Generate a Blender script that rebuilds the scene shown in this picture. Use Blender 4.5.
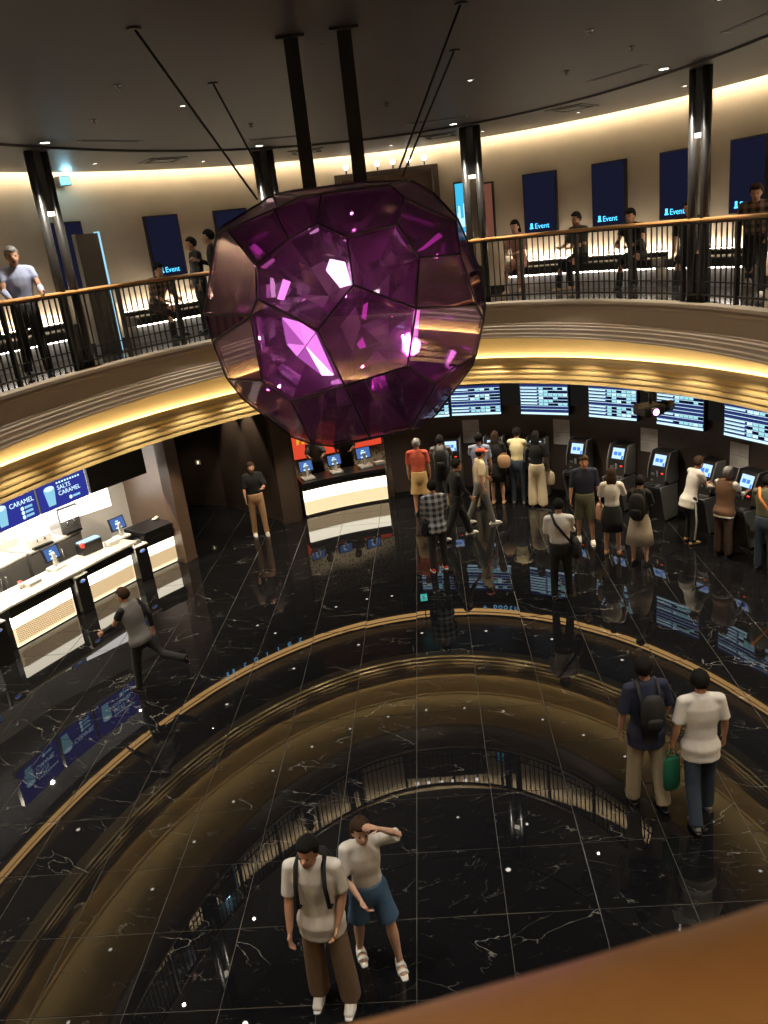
import bpy, bmesh, math, random
from mathutils import Vector, Matrix, Euler
random.seed(7)
R = math.radians
for o in list(bpy.data.objects): bpy.data.objects.remove(o)
SC = bpy.context.scene
COL = SC.collection
PI = math.pi

# ------------------------------------------------------------------ camera
EYE = Vector((0, 0, 5.85))
F_PX, PITCH, ROLL = 802.25, R(19.02), R(6.67)
cam_d = bpy.data.cameras.new('camera')
cam_d.sensor_fit = 'VERTICAL'; cam_d.sensor_height = 36; cam_d.sensor_width = 27
cam_d.lens = F_PX / 1024 * 36
cam_d.clip_start = 0.02; cam_d.clip_end = 200
cam_d.dof.use_dof = True; cam_d.dof.focus_distance = 10.0; cam_d.dof.aperture_fstop = 9.0
cam = bpy.data.objects.new('camera', cam_d); COL.objects.link(cam)
fw = Vector((0, math.cos(PITCH), -math.sin(PITCH)))
dn = Vector((0, -math.sin(PITCH), -math.cos(PITCH))); rt = Vector((1, 0, 0))
cx_ = rt*math.cos(ROLL) + dn*math.sin(ROLL)
cy_ = -(-rt*math.sin(ROLL) + dn*math.cos(ROLL))
M = Matrix((cx_, cy_, -fw)).transposed().to_4x4(); M.translation = EYE
cam.matrix_world = M
SC.camera = cam
# ------------------------------------------------------------------ world and exposure
w = bpy.data.worlds.new('world'); SC.world = w; w.use_nodes = True
w.node_tree.nodes['Background'].inputs[0].default_value = (0.9, 0.8, 0.7, 1)
w.node_tree.nodes['Background'].inputs[1].default_value = 0.01
SC.view_settings.view_transform = 'Standard'; SC.view_settings.look = 'None'
SC.view_settings.gamma = 1; SC.view_settings.use_curve_mapping = False
SC.view_settings.exposure = 0.0

# ------------------------------------------------------------------ light levels (one place to tune)
L_COVE, L_SLOT, L_BENCH, L_UNDER = 60.0, 27.0, 100.0, 13.0
W_SOFFIT, W_LOWER, W_CEIL, W_GALLERY = 85.0, 165.0, 330.0, 17.0
WARM = (1.0, 0.83, 0.55); SOFTW = (1.0, 0.86, 0.66)

# ------------------------------------------------------------------ materials
MATS = {}
def mat(name, col=(.5, .5, .5), rough=.5, metal=0., emit=None, es=1., ior=1.5, spec=.5, noise=0., nscale=8., bump=0.):
    if name in MATS: return MATS[name]
    m = bpy.data.materials.new(name); m.use_nodes = True; nt = m.node_tree; b = nt.nodes['Principled BSDF']
    b.inputs['Base Color'].default_value = (*col, 1); b.inputs['Roughness'].default_value = rough
    b.inputs['Metallic'].default_value = metal; b.inputs['IOR'].default_value = ior
    b.inputs['Specular IOR Level'].default_value = spec
    if emit: b.inputs['Emission Color'].default_value = (*emit, 1); b.inputs['Emission Strength'].default_value = es
    if noise or bump:
        tc = nt.nodes.new('ShaderNodeTexCoord'); n = nt.nodes.new('ShaderNodeTexNoise')
        n.inputs['Scale'].default_value = nscale; n.inputs['Detail'].default_value = 5
        nt.links.new(tc.outputs['Object'], n.inputs['Vector'])
        if noise:
            r = nt.nodes.new('ShaderNodeMix'); r.data_type = 'RGBA'
            r.inputs[6].default_value = (*[c*(1-noise) for c in col], 1); r.inputs[7].default_value = (*[min(1, c*(1+noise)) for c in col], 1)
            nt.links.new(n.outputs['Fac'], r.inputs[0]); nt.links.new(r.outputs[2], b.inputs['Base Color'])
        if bump:
            bp = nt.nodes.new('ShaderNodeBump'); bp.inputs['Strength'].default_value = bump; bp.inputs['Distance'].default_value = .01
            nt.links.new(n.outputs['Fac'], bp.inputs['Height']); nt.links.new(bp.outputs['Normal'], b.inputs['Normal'])
    MATS[name] = m; return m
def emi(name, col, s):
    if name in MATS: return MATS[name]
    m = bpy.data.materials.new(name); m.use_nodes = True; nt = m.node_tree; nt.nodes.clear()
    e = nt.nodes.new('ShaderNodeEmission'); e.inputs[0].default_value = (*col, 1); e.inputs[1].default_value = s
    o = nt.nodes.new('ShaderNodeOutputMaterial'); nt.links.new(e.outputs[0], o.inputs[0]); MATS[name] = m; return m

def marble():
    m = bpy.data.materials.new('black marble'); m.use_nodes = True; nt = m.node_tree; N = nt.nodes.new; Lk = nt.links.new
    b = nt.nodes['Principled BSDF']; b.inputs['Roughness'].default_value = .012; b.inputs['IOR'].default_value = 1.53
    geo = N('ShaderNodeNewGeometry'); oi = N('ShaderNodeObjectInfo')
    off = N('ShaderNodeVectorMath'); off.operation = 'SCALE'; off.inputs[0].default_value = (31, 17, 9)
    Lk(oi.outputs['Random'], off.inputs['Scale'])
    rot = N('ShaderNodeVectorRotate'); rot.rotation_type = 'Z_AXIS'; rot.inputs['Angle'].default_value = .5
    mr = N('ShaderNodeMath'); mr.operation = 'MULTIPLY_ADD'; mr.inputs[1].default_value = 1.3; mr.inputs[2].default_value = -.55; Lk(oi.outputs['Random'], mr.inputs[0]); Lk(mr.outputs[0], rot.inputs['Angle'])
    Lk(geo.outputs['Position'], rot.inputs['Vector'])
    mp = N('ShaderNodeMapping'); mp.inputs['Scale'].default_value = (.75, 2.1, 1); Lk(rot.outputs[0], mp.inputs[0])
    ad = N('ShaderNodeVectorMath'); ad.operation = 'ADD'; Lk(mp.outputs[0], ad.inputs[0]); Lk(off.outputs[0], ad.inputs[1])
    nz = N('ShaderNodeTexNoise'); nz.inputs['Scale'].default_value = 2.6; nz.inputs['Detail'].default_value = 6; Lk(ad.outputs[0], nz.inputs['Vector'])
    wp = N('ShaderNodeVectorMath'); wp.operation = 'MULTIPLY_ADD'; wp.inputs[1].default_value = (.55, .55, .55); Lk(nz.outputs['Color'], wp.inputs[0]); Lk(ad.outputs[0], wp.inputs[2])
    def veins(scale, wid, lo, hi, strg):
        v = N('ShaderNodeTexVoronoi'); v.feature = 'DISTANCE_TO_EDGE'; v.inputs['Scale'].default_value = scale; Lk(wp.outputs[0], v.inputs['Vector'])
        r = N('ShaderNodeMapRange'); r.inputs[1].default_value = 0; r.inputs[2].default_value = wid; r.inputs[3].default_value = 1; r.inputs[4].default_value = 0; Lk(v.outputs['Distance'], r.inputs[0])
        n2 = N('ShaderNodeTexNoise'); n2.inputs['Scale'].default_value = scale*1.1; n2.inputs['Detail'].default_value = 3; Lk(ad.outputs[0], n2.inputs['Vector'])
        r2 = N('ShaderNodeMapRange'); r2.inputs[1].default_value = lo; r2.inputs[2].default_value = hi; Lk(n2.outputs['Fac'], r2.inputs[0])
        mu = N('ShaderNodeMath'); mu.operation = 'MULTIPLY'; Lk(r.outputs[0], mu.inputs[0]); Lk(r2.outputs[0], mu.inputs[1])
        m3 = N('ShaderNodeMath'); m3.operation = 'MULTIPLY'; m3.inputs[1].default_value = strg; Lk(mu.outputs[0], m3.inputs[0]); return m3
    a = veins(1.0, .006, .51, .68, .42); c = veins(2.6, .010, .55, .72, .28); d = veins(7, .018, .58, .75, .2)
    mx = N('ShaderNodeMath'); mx.operation = 'MAXIMUM'; Lk(a.outputs[0], mx.inputs[0]); Lk(c.outputs[0], mx.inputs[1])
    mx2 = N('ShaderNodeMath'); mx2.operation = 'MAXIMUM'; Lk(mx.outputs[0], mx2.inputs[0]); Lk(d.outputs[0], mx2.inputs[1])
    mi = N('ShaderNodeMix'); mi.data_type = 'RGBA'; mi.inputs[6].default_value = (.006, .006, .007, 1); mi.inputs[7].default_value = (.55, .54, .5, 1)
    Lk(mx2.outputs[0], mi.inputs[0]); Lk(mi.outputs[2], b.inputs['Base Color']); MATS['marble'] = m; return m
def wood(name, c1, c2, rough=.35, scale=(1, 1, 12)):
    m = bpy.data.materials.new(name); m.use_nodes = True; nt = m.node_tree; N = nt.nodes.new; Lk = nt.links.new
    b = nt.nodes['Principled BSDF']; b.inputs['Roughness'].default_value = rough
    tc = N('ShaderNodeTexCoord'); mp = N('ShaderNodeMapping'); mp.inputs['Scale'].default_value = scale; Lk(tc.outputs['Object'], mp.inputs[0])
    n = N('ShaderNodeTexNoise'); n.inputs['Scale'].default_value = 3; n.inputs['Detail'].default_value = 6; Lk(mp.outputs[0], n.inputs['Vector'])
    mi = N('ShaderNodeMix'); mi.data_type = 'RGBA'; mi.inputs[6].default_value = (*c1, 1); mi.inputs[7].default_value = (*c2, 1)
    Lk(n.outputs['Fac'], mi.inputs[0]); Lk(mi.outputs[2], b.inputs['Base Color']); MATS[name] = m; return m
def plaid(name, c1, c2, s=16):
    m = bpy.data.materials.new(name); m.use_nodes = True; nt = m.node_tree; N = nt.nodes.new; Lk = nt.links.new
    b = nt.nodes['Principled BSDF']; b.inputs['Roughness'].default_value = .8
    tc = N('ShaderNodeTexCoord'); sep = N('ShaderNodeSeparateXYZ'); Lk(tc.outputs['Object'], sep.inputs[0])
    def band(o):
        a = N('ShaderNodeMath'); a.operation = 'MULTIPLY'; a.inputs[1].default_value = s; Lk(o, a.inputs[0])
        f = N('ShaderNodeMath'); f.operation = 'FRACT'; Lk(a.outputs[0], f.inputs[0])
        g = N('ShaderNodeMath'); g.operation = 'GREATER_THAN'; g.inputs[1].default_value = .5; Lk(f.outputs[0], g.inputs[0]); return g
    x = band(sep.outputs['X']); z = band(sep.outputs['Z'])
    ad = N('ShaderNodeMath'); ad.operation = 'ADD'; Lk(x.outputs[0], ad.inputs[0]); Lk(z.outputs[0], ad.inputs[1])
    hf = N('ShaderNodeMath'); hf.operation = 'MULTIPLY'; hf.inputs[1].default_value = .5; Lk(ad.outputs[0], hf.inputs[0])
    mi = N('ShaderNodeMix'); mi.data_type = 'RGBA'; mi.inputs[6].default_value = (*c1, 1); mi.inputs[7].default_value = (*c2, 1)
    Lk(hf.outputs[0], mi.inputs[0]); Lk(mi.outputs[2], b.inputs['Base Color']); MATS[name] = m; return m
def crystal_mat(name, trans, gloss, fac, rough, diff=0.):
    m = bpy.data.materials.new(name); m.use_nodes = True; nt = m.node_tree; nt.nodes.clear(); N = nt.nodes.new; Lk = nt.links.new
    t = N('ShaderNodeBsdfTransparent'); t.inputs[0].default_value = (*trans, 1)
    g = N('ShaderNodeBsdfGlossy'); g.inputs[0].default_value = (*gloss, 1); g.inputs['Roughness'].default_value = rough
    lw = N('ShaderNodeLayerWeight'); lw.inputs[0].default_value = .35
    mr = N('ShaderNodeMapRange'); mr.inputs[3].default_value = fac; mr.inputs[4].default_value = min(1, fac+.45); Lk(lw.outputs['Fresnel'], mr.inputs[0])
    mx = N('ShaderNodeMixShader'); Lk(mr.outputs[0], mx.inputs[0]); Lk(t.outputs[0], mx.inputs[1]); Lk(g.outputs[0], mx.inputs[2])
    last = mx
    if diff:
        d = N('ShaderNodeBsdfDiffuse'); d.inputs[0].default_value = (*gloss, 1)
        tl = N('ShaderNodeBsdfTranslucent'); tl.inputs[0].default_value = (*gloss, 1)
        dd = N('ShaderNodeMixShader'); dd.inputs[0].default_value = .5; Lk(d.outputs[0], dd.inputs[1]); Lk(tl.outputs[0], dd.inputs[2])
        m2 = N('ShaderNodeMixShader'); m2.inputs[0].default_value = diff; Lk(mx.outputs[0], m2.inputs[1]); Lk(dd.outputs[0], m2.inputs[2]); last = m2
    o = N('ShaderNodeOutputMaterial'); Lk(last.outputs[0], o.inputs[0]); MATS[name] = m; return m

marble()
mat('grout', (.08, .077, .07), .5)
mat('gold', (.70, .54, .27), .36, .2)
mat('gold_lo', (.62, .43, .17), .28, .55)
mat('fascia', (.50, .40, .29), .45)
mat('overhang', (.66, .54, .28), .5)
mat('plaster', (.44, .37, .285), .75, noise=.1, nscale=2.5, bump=.15)
mat('ceiling', (.046, .040, .038), .55)
mat('totem', (.16, .15, .135), .5); mat('ceiling_ring', (.052, .046, .042), .5)
mat('dark_wall', (.045, .032, .028), .5, noise=.25, nscale=6)
mat('bulkhead', (.02, .018, .018), .45)
mat('soffit', (.03, .027, .025), .25)
wood('walnut', (.09, .055, .036), (.16, .10, .066), .4)
wood('walnut_dark', (.05, .034, .026), (.085, .058, .043), .4)
wood('oak_rail', (.58, .26, .08), (.80, .42, .16), .3, (8, 8, 1))
mat('steel_dark', (.09, .085, .08), .35, .7)
mat('iron', (.018, .017, .017), .45, .3)
mat('black', (.008, .008, .009), .35)
mat('black_matte', (.012, .012, .012), .7)
mat('leather', (.01, .009, .009), .4)
mat('mezz_floor', (.07, .065, .06), .12)
mat('grey_metal', (.22, .22, .22), .4, .5)
mat('silver', (.55, .55, .56), .25, .9)
mat('white_plastic', (.75, .74, .7), .4)
mat('paper', (.42, .41, .40), .7)
mat('brushed', (.42, .4, .38), .35, .8)
emi('led_warm', WARM, L_COVE); emi('led_slot', WARM, L_SLOT); emi('led_bench', SOFTW, L_BENCH); emi('led_under', (1, .93, .82), L_UNDER)
emi('moulding_glow', (1, .56, .19), 3.2); emi('lamp_white', (1, .93, .82), 14); emi('lamp_small', (1, .93, .82), 7)
emi('bench_panel', (1, .76, .40), .95); emi('panel_light', (1, .84, .58), 1.5)
emi('panel_bright', (1, .90, .70), 4.2); emi('panel_tan', (1, .74, .42), 1.25)
emi('screen_navy', (.011, .0115, .030), .8); emi('logo_cyan', (.08, .55, 1), 2.2)
emi('screen_board', (.03, .045, .2), .8); emi('screen_white', (.6, .88, 1), 1.3); emi('screen_teal', (.35, .75, .8), 1.1); emi('screen_deep', (.006, .008, .03), .5)
emi('screen_menu', (.035, .045, .36), .85); emi('menu_text', (.62, .88, 1), 1.3); emi('menu_cup', (.3, .66, .85), 1.0)
emi('screen_pos', (.08, .16, .42), 1.0); emi('screen_kiosk', (.5, .72, 1), 1.3); emi('kiosk_blue', (.05, .2, .9), 1.4)
emi('red_light', (1, .06, .03), 2.2); emi('cyan_led', (.2, .75, 1), 2.5); emi('blue_strip', (.35, .7, .9), 1.1); emi('exit_cyan', (.1, 1, .85), 3)
emi('sign_blue', (.25, .62, 1), 2.2)
emi('magenta', (1, .12, .9), 26); emi('magenta_soft', (1, .25, .95), 9); emi('projector_lens', (1, .2, .85), 14)
emi('poster_cyan', (.05, .5, .8), 1.1); emi('poster_red', (.32, .12, .08), .5)
emi('backlit_white', (1, .95, .88), 3.2)
crystal_mat('crystal_pane', (.92, .86, .90), (.85, .78, .85), .10, .008)
for nm_, tr_, gl_, fc_, df_ in (('facet_a', (.87, .76, .83), (.72, .60, .67), .26, .14), ('facet_c', (.56, .42, .51), (.48, .37, .43), .38, .22), ('facet_d', (.90, .82, .86), (.80, .66, .70), .16, .40), ('facet_e', (.72, .50, .68), (.80, .48, .74), .28, .30), ('facet_f', (.50, .40, .45), (.36, .28, .31), .42, .32)): crystal_mat(nm_, tr_, gl_, fc_, .03, df_)

# ------------------------------------------------------------------ mesh helpers
class MB:
    def __init__(s): s.v = []; s.f = []; s.m = []; s.sm = []
    def add(s, vs, fs, mi=0, smooth=False):
        o = len(s.v); s.v += [tuple(p) for p in vs]
        for f in fs: s.f.append([o+i for i in f]); s.m.append(mi); s.sm.append(smooth)
        return s
    def box(s, x0, x1, y0, y1, z0, z1, mi=0, mtx=None):
        vs = [Vector(p) for p in ((x0,y0,z0),(x1,y0,z0),(x1,y1,z0),(x0,y1,z0),(x0,y0,z1),(x1,y0,z1),(x1,y1,z1),(x0,y1,z1))]
        if mtx: vs = [mtx @ p for p in vs]
        return s.add(vs, [(3,2,1,0),(4,5,6,7),(0,1,5,4),(1,2,6,5),(2,3,7,6),(3,0,4,7)], mi)
    def prism(s, poly, axis, lo, hi, mi=0):
        n = len(poly); vs = []
        for h in (lo, hi):
            for a, b in poly:
                vs.append({'x': (h, a, b), 'y': (a, h, b), 'z': (a, b, h)}[axis])
        fs = [[(i, (i+1) % n, n+(i+1) % n, n+i)][0] for i in range(n)]
        return s.add(vs, fs+[list(range(n))[::-1], list(range(n, 2*n))], mi)
    def cyl(s, p, q, r0, r1=None, n=12, mi=0, smooth=True):
        r1 = r0 if r1 is None else r1; p = Vector(p); q = Vector(q); d = (q-p).normalized()
        a = d.orthogonal().normalized(); b = d.cross(a)
        vs = [c + (a*math.cos(2*PI*i/n)+b*math.sin(2*PI*i/n))*r for c, r in ((p, r0), (q, r1)) for i in range(n)]
        s.add(vs, [(i, (i+1) % n, n+(i+1) % n, n+i) for i in range(n)], mi, smooth)
        o = len(s.v)-2*n
        s.f.append([o+i for i in range(n)][::-1]); s.f.append([o+n+i for i in range(n)]); s.m += [mi, mi]; s.sm += [False, False]; return s
    def tube(s, pts, rad, n=10, mi=0, hint=None, flat=''):
        # rad: list of r or (rx, ry); rounded ends
        pts = [Vector(p) for p in pts]; rad = [(r, r) if not isinstance(r, tuple) else r for r in rad]
        d0 = (pts[1]-pts[0]).normalized(); d1 = (pts[-1]-pts[-2]).normalized()
        def caps(p, d, r, sgn):
            m = min(r); return [(p+d*sgn*m*k, (r[0]*q, r[1]*q)) for k, q in ((.92, .35), (.6, .78))]
        seq = ([] if 's' in flat else caps(pts[0], d0, rad[0], -1)) + list(zip(pts, rad)) + ([] if 'e' in flat else caps(pts[-1], d1, rad[-1], 1)[::-1])
        vs = []; k = len(seq)
        for i, (p, r) in enumerate(seq):
            d = (seq[min(i+1, k-1)][0]-seq[max(i-1, 0)][0]).normalized()
            h = Vector(hint) if hint else d.orthogonal()
            x = (h - d*h.dot(d))
            x = x.normalized() if x.length > 1e-4 else d.orthogonal().normalized()
            y = d.cross(x)
            for j in range(n): vs.append(p + x*math.cos(2*PI*j/n)*r[0] + y*math.sin(2*PI*j/n)*r[1])
        fs = [(i*n+j, i*n+(j+1) % n, (i+1)*n+(j+1) % n, (i+1)*n+j) for i in range(k-1) for j in range(n)]
        fs += [list(range(n))[::-1], list(range((k-1)*n, k*n))]
        return s.add(vs, fs, mi, True)
    def ell(s, c, r, mtx=None, nu=12, nv=8, mi=0):
        c = Vector(c); vs = []; fs = []
        for i in range(1, nv):
            th = PI*i/nv
            for j in range(nu):
                p = Vector((r[0]*math.sin(th)*math.cos(2*PI*j/nu), r[1]*math.sin(th)*math.sin(2*PI*j/nu), r[2]*math.cos(th)))
                vs.append(c + (mtx @ p if mtx else p))
        top = Vector((0, 0, r[2])); bot = -top
        vs += [c+(mtx @ top if mtx else top), c+(mtx @ bot if mtx else bot)]
        for i in range(nv-2):
            for j in range(nu): fs.append((i*nu+j, (i+1)*nu+j, (i+1)*nu+(j+1) % nu, i*nu+(j+1) % nu))
        t = (nv-1)*nu
        for j in range(nu): fs.append((t, j, (j+1) % nu)); fs.append((t+1, (nv-2)*nu+(j+1) % nu, (nv-2)*nu+j))
        return s.add(vs, fs, mi, True)
    def mesh(s, name, mats):
        me = bpy.data.meshes.new(name); me.from_pydata(s.v, [], s.f)
        for m in mats: me.materials.append(MATS[m] if isinstance(m, str) else m)
        me.polygons.foreach_set('material_index', s.m); me.polygons.foreach_set('use_smooth', s.sm); me.update(); return me
    def build(s, name, mats, parent=None, loc=None, rot=None):
        if isinstance(mats, str): mats = [mats]
        return link(name, s.mesh(name, mats), parent, loc, rot)
def link(name, me, parent=None, loc=None, rot=None):
    o = bpy.data.objects.new(name, me); COL.objects.link(o)
    if parent: o.parent = parent
    if loc is not None: o.location = loc
    if rot is not None: o.rotation_euler = rot
    return o
def tag(o, label=None, cat=None, group=None, kind=None):
    if label: o['label'] = label
    if cat: o['category'] = cat
    if group: o['group'] = group
    if kind: o['kind'] = kind
    return o
def thing(name, label, cat, loc=(0,0,0), rz=0., group=None):
    o = bpy.data.objects.new(name, None); o.empty_display_size = .1; COL.objects.link(o)
    o.location = loc; o.rotation_euler = (0, 0, rz); return tag(o, label, cat, group)
def copy_tree(o, parent=None):
    c = o.copy(); COL.objects.link(c); c.parent = parent
    for ch in o.children: copy_tree(ch, c)
    return c
def bevel(o, wd=.01, seg=2):
    m = o.modifiers.new('bevel', 'BEVEL'); m.width = wd; m.segments = seg; m.limit_method = 'ANGLE'; return o
def text_mesh(name, txt, size, material, parent, loc, rot=(PI/2, 0, 0), align='CENTER', extrude=.004):
    c = bpy.data.curves.new(name, 'FONT'); c.body = txt; c.size = size; c.align_x = align; c.extrude = extrude; c.resolution_u = 3
    t = bpy.data.objects.new('tmp', c); COL.objects.link(t)
    me = bpy.data.meshes.new_from_object(t.evaluated_get(bpy.context.evaluated_depsgraph_get()))
    bpy.data.objects.remove(t); me.materials.clear(); me.materials.append(MATS[material])
    return link(name, me, parent, loc, rot)

# ------------------------------------------------------------------ oval plan of the hall
CX, CY, PHI, A0, B0 = -.06, 7.35, R(-6.585), 4.66, 7.14
cP, sP = math.cos(PHI), math.sin(PHI)
def loc2w(x, y): return CX + cP*x - sP*y, CY + sP*x + cP*y
def w2loc(X, Y):
    dx, dy = X-CX, Y-CY; return cP*dx + sP*dy, -sP*dx + cP*dy
def on(a, b, t):                      # world point on an oval of semi-axes a, b
    return loc2w(a*math.cos(t), b*math.sin(t))
def out_ang(a, b, t):                 # world angle of the outward normal
    return math.atan2(math.sin(t)/b, math.cos(t)/a) + PHI
def par(X, Y, a, b):
    x, y = w2loc(X, Y); return math.atan2(y/b, x/a)
def face_in(a, b, t): return out_ang(a, b, t) - PI/2     # rz so that local -y looks into the hall
def ring(name, prof, mats, t0=0., t1=2*PI, n=128, base=(A0, B0), closed=False, parent=None, cap=False, mi=None, smooth=True):
    full = abs(t1-t0-2*PI) < 1e-6; k = len(prof); vs = []; cnt = n if full else n+1
    for i in range(cnt):
        t = t0 + (t1-t0)*i/n
        for o, z in prof:
            oa, ob = o if isinstance(o, tuple) else (o, o)
            x, y = on(base[0]+oa, base[1]+ob, t); vs.append((x, y, z))
    fs = []; ms = []; kk = k if closed else k-1
    for i in range(n):
        for j in range(kk):
            a, b = i*k+j, i*k+(j+1) % k; c, d = ((i+1) % cnt)*k+(j+1) % k, ((i+1) % cnt)*k+j
            fs.append((a, b, c, d)); ms.append(mi[j] if mi else 0)
    if closed and not full: fs += [list(range(k))[::-1], list(range(n*k, n*k+k))]; ms += [0, 0]
    mb = MB(); mb.add(vs, fs, 0, smooth); mb.m = ms
    if isinstance(mats, str): mats = [mats]
    o = mb.build(name, mats, parent)
    if smooth: smooth_by_angle(o.data)
    return o
def smooth_by_angle(me, ang=.5):
    bm = bmesh.new(); bm.from_mesh(me); bm.normal_update()
    for e in bm.edges:
        if len(e.link_faces) == 2: e.smooth = e.calc_face_angle(0) < ang
    bm.to_mesh(me); bm.free()
def struct(o, label): return tag(o, label, kind='structure')
def spot(name, loc, tgt, watts, size=60, blend=.6, col=SOFTW, rad=.03, parent=None):
    d = bpy.data.lights.new(name, 'SPOT'); d.energy = watts; d.spot_size = R(size); d.spot_blend = blend; d.color = col; d.shadow_soft_size = rad
    o = bpy.data.objects.new(name, d); COL.objects.link(o); o.location = loc
    o.rotation_euler = (Vector(tgt)-Vector(loc)).to_track_quat('-Z', 'Y').to_euler()
    if parent: o.parent = parent; o.matrix_parent_inverse = parent.matrix_world.inverted()
    return o

ZF, ZM, ZR, ZC = 0., 4.54, 5.60, 7.34      # lobby floor, mezzanine floor, handrail top, ceiling
# ------------------------------------------------------------------ floor tiles
S = .815; GA = R(-4.4); JO = .0055
ox, oy = -.07, 6.47
def grid2w(u, v): return ox + math.cos(GA)*u - math.sin(GA)*v, oy + math.sin(GA)*u + math.cos(GA)*v
fl = ring('floor', [((-4.65, -7.13), -.005), ((6.2, 6.8), -.005), ((6.2, 6.8), -.15)], 'grout', n=96); struct(fl, 'black marble lobby floor laid in large square tiles')
cells = []
for i in range(-14, 14):
    for j in range(-8, 20):
        X, Y = grid2w((i+.5)*S, (j+.5)*S); x, y = w2loc(X, Y)
        if Y > 2.2 and math.hypot(x/8.2, y/11.9) < 1 or (-6.8 < X < -2.2 and 15 < Y < 20.6): cells.append((i, j, X, Y))
# those that show largest (nearest the visitor's eye) are single tiles
def shown(c):
    X, Y = c[2], c[3]; ok = abs(X) < .62*Y + .6 and Y > 3.6
    return (0 if ok else 1, math.hypot(X, Y))
cells.sort(key=shown)
hS = (S-JO)/2
def tile_mb(mb, mtx=None):
    b = .0025; z = 0
    vs = [(-hS,-hS,-.012),(hS,-hS,-.012),(hS,hS,-.012),(-hS,hS,-.012),(-hS,-hS,-b),(hS,-hS,-b),(hS,hS,-b),(-hS,hS,-b),(-hS+b,-hS+b,z),(hS-b,-hS+b,z),(hS-b,hS-b,z),(-hS+b,hS-b,z)]
    if mtx: vs = [mtx @ Vector(p) for p in vs]
    mb.add(vs, [(0,1,5,4),(1,2,6,5),(2,3,7,6),(3,0,4,7),(4,5,9,8),(5,6,10,9),(6,7,11,10),(7,4,8,11),(8,9,10,11)])
tm = MB(); tile_mb(tm); tme = tm.mesh('tile', ['marble'])
rest = MB()
for k, (i, j, X, Y) in enumerate(cells):
    tilt = (random.gauss(0, .0007), random.gauss(0, .0007), GA)
    if k < 300: link('tile', tme, fl, (X, Y, 0), tilt)
    else: tile_mb(rest, Matrix.Translation((X, Y, 0)) @ Euler(tilt).to_matrix().to_4x4())
tag(rest.build('far_tiles', 'marble', fl), kind='stuff')

# ------------------------------------------------------------------ gallery slab, frieze, ceiling
struct(ring('trim_1', [(.02, 4.50), (-.03, 4.50), (-.03, 4.54), (.0, 4.56), (.12, 4.56), (.12, 4.54)], 'fascia', n=160), 'pale kerb along the edge of the gallery')
struct(ring('wall_gallery_edge', [(.03, 4.50), (.0, 4.46), (.0, 4.43), (.015, 4.42), (.015, 4.20), (.0, 4.19), (.0, 4.165), (-.02, 4.15), (-.02, 4.115), (-.035, 4.10), (-.035, 4.05), (-.05, 4.03), (-.05, 3.99), (-.06, 3.98), (-.06, 3.96), (.0, 3.955)], 'fascia', n=200), 'brown moulded edge of the gallery floor')
struct(ring('ceiling_overhang', [(.0, 3.957), (.04, 3.97), (1.18, 3.97)], 'overhang', n=160), 'olive underside of the gallery overhang')
struct(ring('trim_2', [(1.17, 3.93), (1.135, 3.935), (1.12, 3.955), (1.12, 3.971)], 'gold', n=160), 'thin golden bead where frieze and overhang meet')
fz = [(1.17, 3.98), (1.172, 3.75), (1.17, 3.46), (1.17, 3.40), (1.095, 3.40), (1.095, 3.44), (1.075, 3.44), (1.07, 3.42), (1.075, 3.37), (1.10, 3.355), (1.10, 3.335), (1.13, 3.325), (1.132, 3.295),
      (1.12, 3.27), (1.105, 3.25), (1.105, 3.235), (1.135, 3.225), (1.135, 3.21), (1.10, 3.195), (1.085, 3.17), (1.085, 3.14), (1.12, 3.13), (1.12, 3.118), (1.095, 3.11), (1.08, 3.08), (1.08, 3.05), (1.125, 3.04), (1.125, 3.025), (1.10, 3.015), (1.09, 2.985), (1.09, 2.956), (1.3, 2.956)]
struct(ring('wall_frieze', fz, 'gold', n=200), 'golden moulded frieze ring under the gallery')
tag(ring('led_strip', [(1.105, 3.406), (1.15, 3.406)], 'led_slot', n=160), 'warm light strip hidden in the gutter of the golden frieze', 'light strip')
struct(ring('ceiling_lobby', [(1.29, 2.956), ((6.4, 6.9), 2.956)], 'soffit', n=128), 'dark low ceiling around the lobby')
# gold moulding above counters and kiosks, its lamplight put into glowing bands
BH = (6.9, 10.1)
struct(ring('wall_bulkhead', [(0.06, 2.63), (0, 2.63), (0, 2.956)], 'bulkhead', t0=R(-40), t1=R(202), n=110, base=BH), 'black bulkhead below the lobby ceiling')
mould = thing('glowing_moulding', 'golden moulding along the top of the black bulkhead, lamplight painted as glowing bands', 'light strip')
for z0, z1 in ((2.915, 2.875), (2.84, 2.765)):
    ring('glow_band', [(-.012, z0), (-.03, z0), (-.03, z1), (-.012, z1)], 'moulding_glow', t0=R(-40), t1=R(202), n=110, base=BH, parent=mould)
# gallery floor, wall, ceiling
WM = (6.8, 9.5)
struct(ring('floor_gallery', [((.06, .06), ZM), ((WM[0]-A0+.1, WM[1]-B0+.1), ZM)], 'mezz_floor', n=128), 'dark polished gallery floor')
struct(ring('wall_gallery', [(0, ZM), (0, 7.62)], 'plaster', n=160, base=WM), 'beige plaster wall around the gallery')
struct(ring('baseboard_gallery', [(-.02, ZM), (-.02, ZM+.1), (0, ZM+.1)], 'black', n=128, base=WM), 'black skirting of the gallery wall')
struct(ring('ceiling', [((-A0+.01, -B0+.01), ZC), (-.1, ZC)], 'ceiling', n=128), 'flat dark brown ceiling over the void')
struct(ring('ceiling_ring', [(-.1, ZC), (-.1, 7.31), ((1.93, 2.15), 7.31), ((1.93, 2.15), 7.37), ((1.2, 1.4), 7.37)], 'ceiling_ring', n=128), 'dark ceiling ring over the gallery')
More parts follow.
